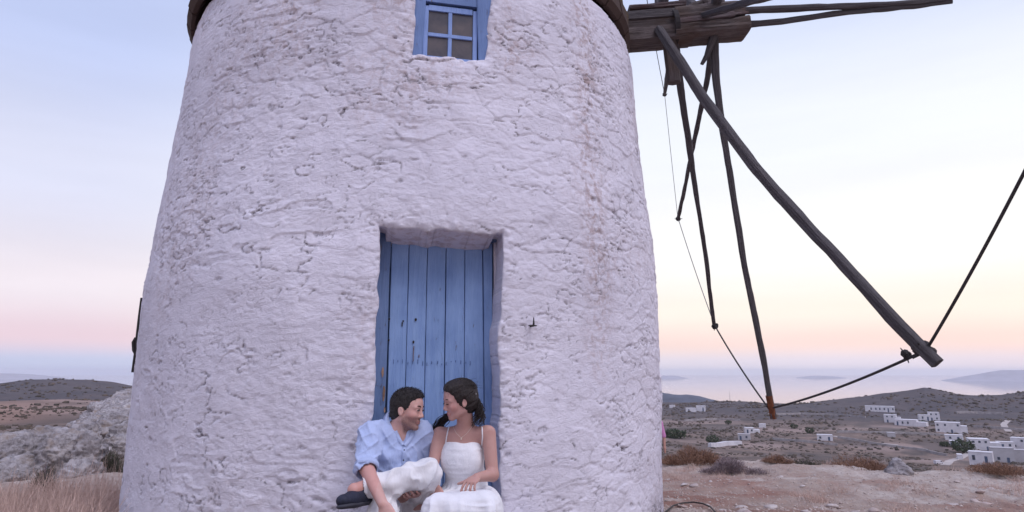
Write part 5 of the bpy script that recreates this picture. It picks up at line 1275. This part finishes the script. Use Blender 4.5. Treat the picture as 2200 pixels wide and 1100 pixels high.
dirs = np.stack([r_.normal(size=n) * .13, r_.normal(size=n) * .13, np.ones(n)], 1); dirs /= np.linalg.norm(dirs, axis=1)[:, None]
L = (.20 + .27 * r_.uniform(0, 1, n)) * (1 + .35 * fbm(X * 1.1, Y * 1.1, oct=2, seed=67)) * (1 - .35 * sstep(8.0, 9.2, np.hypot(X, Y)))
V, F = blades(np.stack([X, Y, ground(X, Y) - .01], 1), dirs, L, r_.uniform(.0015, .0042, n), .22, 5); tag(mesh_np('dry_grass', V, F, M['straw'], None, False), kind='stuff')
# seed heads riding on the tallest stalks
# tufts on the right-hand ground
r_ = np.random.default_rng(22); n = 3600; cen = [(r_.uniform(.20, .70), r_.uniform(8.5, 14.0)) for _ in range(26)]
ci = r_.integers(0, 26, n); az = np.array([cen[i][0] for i in ci]) + r_.normal(size=n) * .008; d = np.array([cen[i][1] for i in ci]) + r_.normal(size=n) * .12; X = d * np.sin(az); Y = d * np.cos(az)
dirs = np.stack([r_.normal(size=n) * .45, r_.normal(size=n) * .45, np.ones(n)], 1); dirs /= np.linalg.norm(dirs, axis=1)[:, None]
V, F = blades(np.stack([X, Y, ground(X, Y) - .005], 1), dirs, r_.uniform(.04, .13, n), r_.uniform(.0015, .003, n), .25, 6); tag(mesh_np('grass_tuft', V, F, M['straw'], None, False), kind='stuff')
def shrub(u0, u1, vt, vb, y, mat, label, seed, n=5200, name='dry_shrub'):
    r_ = np.random.default_rng(seed); a0_ = math.atan(sight((u0 + u1) / 2, vb)[0] / sight((u0 + u1) / 2, vb)[1]); y = min(y, 13.6 if u0 > 1000 else 99) * math.cos(a0_); c = at((u0 + u1) / 2, vb, y); c[2] = float(ground(c[0], c[1])) - .02; hw = (u1 - u0) / 2 * y / FPX * .96; hh = max(at((u0 + u1) / 2, vt, y)[2] - c[2], .12) * 1.18
    root = tag(empty(name, c), label, 'shrub')
    m = 14; cc = np.stack([r_.normal(size=m) * hw * .36, r_.normal(size=m) * hw * .30, np.zeros(m)], 1); hs_ = r_.uniform(.62, 1, m) * np.exp(-(cc[:, 0] / hw) ** 2 * 1.5); i = r_.integers(0, m, n)
    th = r_.uniform(0, 2 * np.pi, n); el = np.arccos(r_.uniform(.05, 1, n)); dirs = np.stack([np.sin(el) * np.cos(th), np.sin(el) * np.sin(th), np.cos(el)], 1)
    rad = np.stack([np.full(n, hw * .62), np.full(n, hw * .55), hh * hs_[i]], 1); P0 = c + cc[i] + dirs * rad * r_.uniform(.25, .8, n)[:, None]
    dd = dirs * .8 + r_.normal(size=(n, 3)) * .35 + [0, 0, .35]; dd /= np.linalg.norm(dd, axis=1)[:, None]
    V, F = blades(P0, dd, r_.uniform(.10, .24, n) * hh, r_.uniform(.0025, .0055, n) * (y / 13), .25, seed); tag(rel(mesh_np('twigs', V, F, M[mat], root, False), c), kind='stuff')
    mb = MB()
    for k in range(16):
        a = c + cc[k % m] * .4; b = c + cc[k % m] + np.array([r_.normal() * .1 * hw, r_.normal() * .1 * hw, hh * hs_[k % m] * .8]); mb.tube([a, (a + b) / 2 + r_.normal(size=3) * .02, b], [.010, .007, .003], 5)
    tag(rel(mb.build('stems', M['twig_grey'], root), c), kind='stuff'); return root
shrub(1418, 1470, 972, 1004, 15.0, 'twig_rust', 'low orange brown shrub touching the right edge of the mill', 1, 3600)
shrub(1440, 1548, 955, 1003, 14.6, 'twig_rust', 'tall rusty brown mounded shrub just right of the mill', 2, 8000)
shrub(1524, 1628, 980, 1026, 12.2, 'twig_grey', 'grey purple twiggy bush in front of the rusty mounded shrub', 3, 8000)
shrub(1638, 1700, 975, 997, 14.8, 'twig_rust', 'low rusty shrub right of the grey bush on the crest', 4, 3600)
shrub(1690, 1765, 984, 998, 15.2, 'twig_dark', 'flat dark shrub on the crest left of the widest rusty shrub', 5, 3000)
shrub(1774, 1912, 978, 1018, 14.0, 'twig_rust', 'wide low rusty shrub beside the grey boulder', 6, 9000)
shrub(2062, 2215, 990, 1022, 14.8, 'twig_rust', 'long dark rusty shrub on the crest at the right edge', 7, 8000)
shrub(1470, 1500, 985, 1008, 13.8, 'twig_rust', 'tiny brown shrub between the rusty mound and the grey bush', 8, 1200)
shrub(200, 262, 955, 1010, 14.6, 'twig_dark', 'dark brown scrub at the foot of the ledge left of the mill', 9, 3200)
shrub(70, 130, 990, 1030, 11.6, 'twig_dark', 'small dark shrub growing in a cleft of the pale outcrop', 10, 1800)

shrub(1374, 1424, 1058, 1108, 5.95, 'twig_dark', 'small dry weed clump at the foot of the mill, bottom right of its wall', 11, 900)

# ------------------------------------------------------------------ scrub and trees over the valley
r_ = np.random.default_rng(31); n = 42000
az = np.concatenate([r_.uniform(.17, .72, int(n * .75)), r_.uniform(-.85, -.45, int(n * .25))]); d = np.exp(r_.uniform(math.log(24), math.log(960), n)); X = d * np.sin(az); Y = d * np.cos(az)
ok = fbm(X / 26, Y / 26, oct=3, seed=96) > -.12; X, Y, d = X[ok], Y[ok], d[ok]; n = len(X); Zg = ground(X, Y); sz = (.16 + .0017 * d) * r_.uniform(.3, 1.2, n) ** 1.3
ico = []; ph = (1 + 5 ** .5) / 2
for a in (-1, 1):
    for b in (-ph, ph): ico += [(a, b, 0), (0, a, b), (b, 0, a)]
ico = np.array(ico) / 1.9; from itertools import combinations
IF = [f for f in combinations(range(12), 3) if all(abs(np.linalg.norm(ico[i] - ico[j]) - 2 / 1.9) < .01 for i, j in combinations(f, 2))]
IF = np.array([f if np.cross(ico[f[1]] - ico[f[0]], ico[f[2]] - ico[f[0]]) @ ico[list(f)].sum(0) > 0 else (f[0], f[2], f[1]) for f in IF])
sz = sz * r_.uniform(.45, 1.25, n); P = ico[None] * r_.uniform(.45, 1.35, (n, 12, 1)) * sz[:, None, None] * np.stack([r_.uniform(.8, 1.6, n), r_.uniform(.8, 1.4, n), r_.uniform(.55, .95, n)], 1)[:, None] + np.stack([X, Y, Zg + sz * .15], -1)[:, None]
t = NT('hillside_scrub', .95, .1); t.color(t.mix(t.noise(t.coord(), .12, 5, .8, 0, .35, .65), (.045, .042, .036), (.15, .115, .095))); M['scrub'] = t.m
tag(mesh_np('hillside_scrub', P.reshape(-1, 3), (IF[None] + 12 * np.arange(n)[:, None, None]).reshape(-1, 3), M['scrub'], None, False), kind='stuff')
t = NT('tree_leaves', .9, .15); t.color(t.mix(t.noise(t.coord(), 1.2, 4, .7, 0, .3, .7), (.030, .045, .028), (.085, .105, .060))); M['leaves'] = t.m
def tree(u, vb, wpx, hpx, label, seed):
    p = ground_hit(u, vb, 1500, 20)
    if p is None: return
    d = math.hypot(p[0], p[1]); sc = d / FPX * .96; w = wpx * sc / 2; h = hpx * sc; root = tag(empty('round_tree', p), label, 'tree', None); r_ = np.random.default_rng(seed)
    mb = MB(); mb.tube([(0, 0, -.5), (0.1, 0, h * .3), (.2, .1, h * .55)], [w * .12, w * .09, w * .05], 8); mb.build('trunk', M['twig_dark'], root)
    n = 420; c = r_.normal(size=(n, 3)); c /= np.linalg.norm(c, axis=1)[:, None]; c *= r_.uniform(.5, 1, n)[:, None] ** .5 * (1 + .22 * vnoise(c[:, 0] * 2.5, c[:, 1] * 2.5, c[:, 2] * 2.5, seed))[:, None]
    c = c * [w, w, h * .46] + [0, 0, h * .54]; a = r_.normal(size=(n, 3)); b = r_.normal(size=(n, 3)); s_ = w * .20
    V = np.stack([c - a * s_ * .5, c + b * s_ * .5, c + a * s_ * .5], 1).reshape(-1, 3); tag(mesh_np('crown', V, np.arange(3 * n).reshape(-1, 3), M['leaves'], root, False), kind='stuff')
tree(1531, 955, 27, 17, 'dark green round tree above the long white wall near the mill', 1)
tree(2072, 973, 38, 22, 'dark spreading tree among the white houses at right', 2)
tree(1706, 921, 14, 8, 'small dark tree on the slope left of the lone white house', 3)
tree(1740, 931, 18, 10, 'dark tree beside the lone white house in the valley', 4)
tree(1565, 912, 14, 8, 'small tree above and left of the stepped white house', 5)
tree(1985, 912, 12, 7, 'small tree below the pair of cube houses', 6)
tree(2030, 960, 16, 8, 'dark bush beside the track by the white houses', 7)
tree(1450, 942, 44, 18, 'wide dark tree in the hollow next to the mill edge', 8)

# ------------------------------------------------------------------ white village houses
M['white_wall'] = m_plain('white_limewash', (.60, .58, .61), .9, .2, .15, .3); M['grey_wall'] = m_plain('grey_render', (.42, .40, .42), .9, .2, .1, .3)
M['opening'] = m_plain('dark_opening', (.05, .055, .07), .4, .5); M['shutter'] = m_plain('blue_shutter', (.075, .10, .16), .7)
def house(u0, u1, vt, vb, label, seed, mat='white_wall', annex=0.0, name='white_house', openings=True):
    p = ground_hit((u0 + u1) / 2, vb, 1500, 30)
    if p is None: return
    d = math.hypot(p[0], p[1]); sc = d / FPX * .97; w = (u1 - u0) * sc * .9; h = max((vb - vt) * sc * .88, 2.2); dep = max(5, min(w * .6, 9)); r_ = np.random.default_rng(seed)
    az = math.atan2(p[0], p[1]); root = tag(empty(name, p, -az + r_.uniform(-.22, .22)), label, 'house'); s_h = .72 if annex else 1
    mb = MB(); x0, x1 = -w / 2, w / 2; xa = x1 - w * annex if annex else x1
    mb.box(((x0 + xa) / 2, dep / 2, h / 2 - .5), ((xa - x0) / 2, dep / 2, h / 2 + .5)); mb.build('wall', M[mat], root)
    mb = MB(); mb.box(((x0 + xa) / 2, dep / 2, h + .12), ((xa - x0) / 2 + .08, dep / 2 + .08, .14)); mb.build('parapet', M[mat], root)
    if annex: mb = MB(); mb.box(((xa + x1) / 2, dep / 2 + .4, h * s_h / 2 - .5), ((x1 - xa) / 2, dep / 2, h * s_h / 2 + .5)); mb.build('annex', M[mat], root)
    if openings:
        nst = 2 if h > 5.2 else 1; n = max(2, int((xa - x0) / 3.1)); dr_ = r_.integers(0, n)
        for s_ in range(nst):
            for k in range(n):
                x = x0 + (xa - x0) * (k + .5 + r_.uniform(-.12, .12)) / n; z0 = s_ * h / nst; hh = h / nst
                if k == dr_ and s_ == 0: mb = MB(); mb.box((x, -.01, z0 + hh * .36), (.55, .05, hh * .36)); mb.build('door', M['shutter'], root)
                elif r_.uniform() < .6:
                    mb = MB(); mb.box((x, -.01, z0 + hh * .56), (.55, .06, hh * .2)); f = mb.build('window', M['shutter'], root); mb = MB(); mb.box((x, -.075, z0 + hh * .56), (.42, .01, hh * .15)); mb.build('pane', M['opening'], f)
    return root
house(1864, 1918, 874, 885, 'long arcaded white house highest on the right hillside', 1, annex=.0)
house(1903, 1932, 893, 908, 'boxy white house directly below the arcaded one, left half of the long row', 2, annex=.25)
house(1928, 1984, 904, 916, 'long low white house stepping down the slope under the boxy one', 3, annex=.3)
house(1978, 1998, 893, 904, 'small white cube house with one dark opening, left of the pair', 4)
house(1999, 2018, 888, 904, 'taller white cube house, right of the pair', 5)
house(2019, 2072, 911, 931, 'big two storey white house in the middle of the right hillside', 6, annex=.2)
house(2036, 2066, 937, 947, 'low white house just under the big two storey one', 7)
house(2043, 2062, 950, 959, 'tiny white outbuilding left of the spreading tree', 8)
house(2094, 2145, 948, 968, 'wide white house right of the spreading tree', 9, annex=.35)
house(2150, 2177, 953, 964, 'white house with broad dark window, third from the right edge', 10)
house(2181, 2215, 946, 966, 'white house cut by the right edge of the picture', 11)
house(2090, 2128, 976, 999, 'plain white block house lowest on the slope, above the long shrub', 12)
house(2140, 2176, 968, 994, 'grey rendered house right of the plain white block', 13, 'grey_wall')
house(2178, 2212, 972, 994, 'pale grey house at the right edge below the white ones', 14, 'grey_wall')
house(2060, 2068, 981, 988, 'very small white hut on the track left of the block house', 15, openings=False)
house(1758, 1788, 936, 947, 'lone white house on its own in the middle of the valley', 16)
house(1602, 1633, 920, 931, 'white house in the middle of the valley with low wing', 17, annex=.4)
house(1631, 1645, 912, 919, 'small white house just above and right of the winged one', 18, openings=False)
house(1586, 1612, 934, 946, 'pale house below the winged white house', 19, 'grey_wall')
house(1438, 1450, 871, 877, 'tiny white house high on the far slope by the mill', 20, openings=False)
house(1474, 1496, 877, 885, 'left house of the far hamlet under the dark ridge', 21)
house(1496, 1516, 872, 884, 'right taller house of the far hamlet under the dark ridge', 22)
house(1909, 1923, 932, 939, 'small pale shed on the field track', 23, 'grey_wall', openings=False)
def strip(pts, wdt, hgt, name, mat, label=None, cat=None, kind=None, lift=.15):
    P = [ground_hit(u, v, 1500, 20) for u, v in pts]; P = [p for p in P if p is not None]
    if len(P) < 2: return
    Q = []
    for a, b in zip(P[:-1], P[1:]):
        for t in np.linspace(0, 1, 10)[:-1]: q = a * (1 - t) + b * t; q[2] = float(ground(q[0], q[1])); Q.append(q)
    Q.append(P[-1]); Q = np.array(Q); T = np.gradient(Q, axis=0); S_ = np.stack([T[:, 1], -T[:, 0]], 1); S_ /= np.linalg.norm(S_, axis=1)[:, None] + 1e-9; vs = []
    for q, s_ in zip(Q, S_):
        for a, z in ((-1, -.6), (-1, hgt), (1, hgt), (1, -.6)): vs.append((q[0] + s_[0] * a * wdt / 2, q[1] + s_[1] * a * wdt / 2, q[2] + z + (lift if z > 0 else 0)))
    mb = MB(); mb.add(vs, [(i * 4 + j, i * 4 + j + 1, i * 4 + j + 5, i * 4 + j + 4) for i in range(len(Q) - 1) for j in range(3)] + [(0, 1, 2, 3), tuple(len(vs) - 4 + j for j in range(4))[::-1]])
    o = mb.build(name, M[mat], None, off=Q[0]); o.location = Q[0]; return tag(o, label, cat, None, kind)
M['stonewall'] = m_plain('dry_stone_wall', (.33, .30, .30), .95, .1, .3, .5); M['track'] = m_plain('dust_track', (.42, .37, .35), .95, .1, .15, .2)
strip([(1525, 961), (1560, 957), (1592, 956)], 2, 2.0, 'white_wall', 'white_wall', 'long low white boundary wall right of the mill', 'wall')
strip([(2055, 889), (2100, 889), (2155, 891)], 2, 1.8, 'terrace_wall', 'stonewall', 'pale straight terrace wall on the upper right slope', 'wall')
strip([(1798, 930), (1870, 931), (1960, 933), (2040, 938)], .8, 1.2, 'field_wall', 'stonewall', 'long straight field wall across the valley below the houses', 'wall')
strip([(1800, 942), (1850, 950), (1920, 961), (1990, 970), (2035, 980)], .8, 1.1, 'field_wall', 'stonewall', 'slanting field wall running down to the white van', 'wall')
strip([(1650, 892), (1720, 890), (1800, 893), (1860, 898)], .8, 1.3, 'field_wall', 'stonewall', 'faint field wall left of the long white house row', 'wall')
strip([(1660, 945), (1720, 950), (1800, 958)], .8, 1.1, 'field_wall', 'stonewall', 'field wall below the lone white house', 'wall')
strip([(2090, 918), (2140, 921), (2200, 926)], .8, 1.3, 'field_wall', 'stonewall', 'field wall right of the big two storey house', 'wall')
strip([(1470, 905), (1540, 902), (1590, 905)], .8, 1.2, 'field_wall', 'stonewall', 'thin field wall near the mill below the hamlet', 'wall')
strip([(2168, 903), (2156, 912), (2160, 920), (2168, 928)], 4, .1, 'track', 'track', kind='structure')
strip([(2030, 1000), (2040, 992), (2062, 986), (2085, 972), (2100, 968)], 3.5, .1, 'track', 'track', kind='structure')
strip([(1790, 938), (1830, 945), (1880, 953), (1930, 957)], 3.0, .1, 'track', 'track', kind='structure')
# parked white van and a slim mast
p = ground_hit(2017, 997, 900, 20); d = math.hypot(p[0], p[1]); L = 15 * d / FPX; k = L / 4.8; root = tag(empty('parked_van', p, .15), 'white van parked on the track below the small hut', 'van')
mb = MB(); mb.add([(x * k, y * k, z * k) for y in (-.9, .9) for x, z in ((-2.4, .35), (2.4, .35), (2.4, 1.0), (1.7, 1.15), (1.2, 1.85), (-2.35, 1.9))], [(0, 1, 2, 3, 4, 5), (11, 10, 9, 8, 7, 6)] + [(i, i + 6, (i + 1) % 6 + 6, (i + 1) % 6) for i in range(6)]); mb.build('body', M['white_wall'], root)
for x in (-1.5, 1.5):
    for y in (-.85, .85): mb = MB(); mb.tube([(x * k, (y - .1) * k, .35 * k), (x * k, (y + .1) * k, .35 * k)], .34 * k, 12); mb.build('wheel', M['iron'], root)
mb = MB(); mb.box((1.0 * k, -.91 * k, 1.45 * k), (.5 * k, .01, .25 * k)); mb.build('side_window', M['opening'], root)
p = ground_hit(1569, 868, 1500, 200)
if p is not None: mb = MB(); mb.tube([(0, 0, -1), (0, 0, 7), (0, 0, 14)], [.25, .2, .12], 6); o = mb.build('radio_mast', M['stonewall']); o.location = p; tag(o, 'thin mast standing on the dark ridge right of the mill', 'mast')
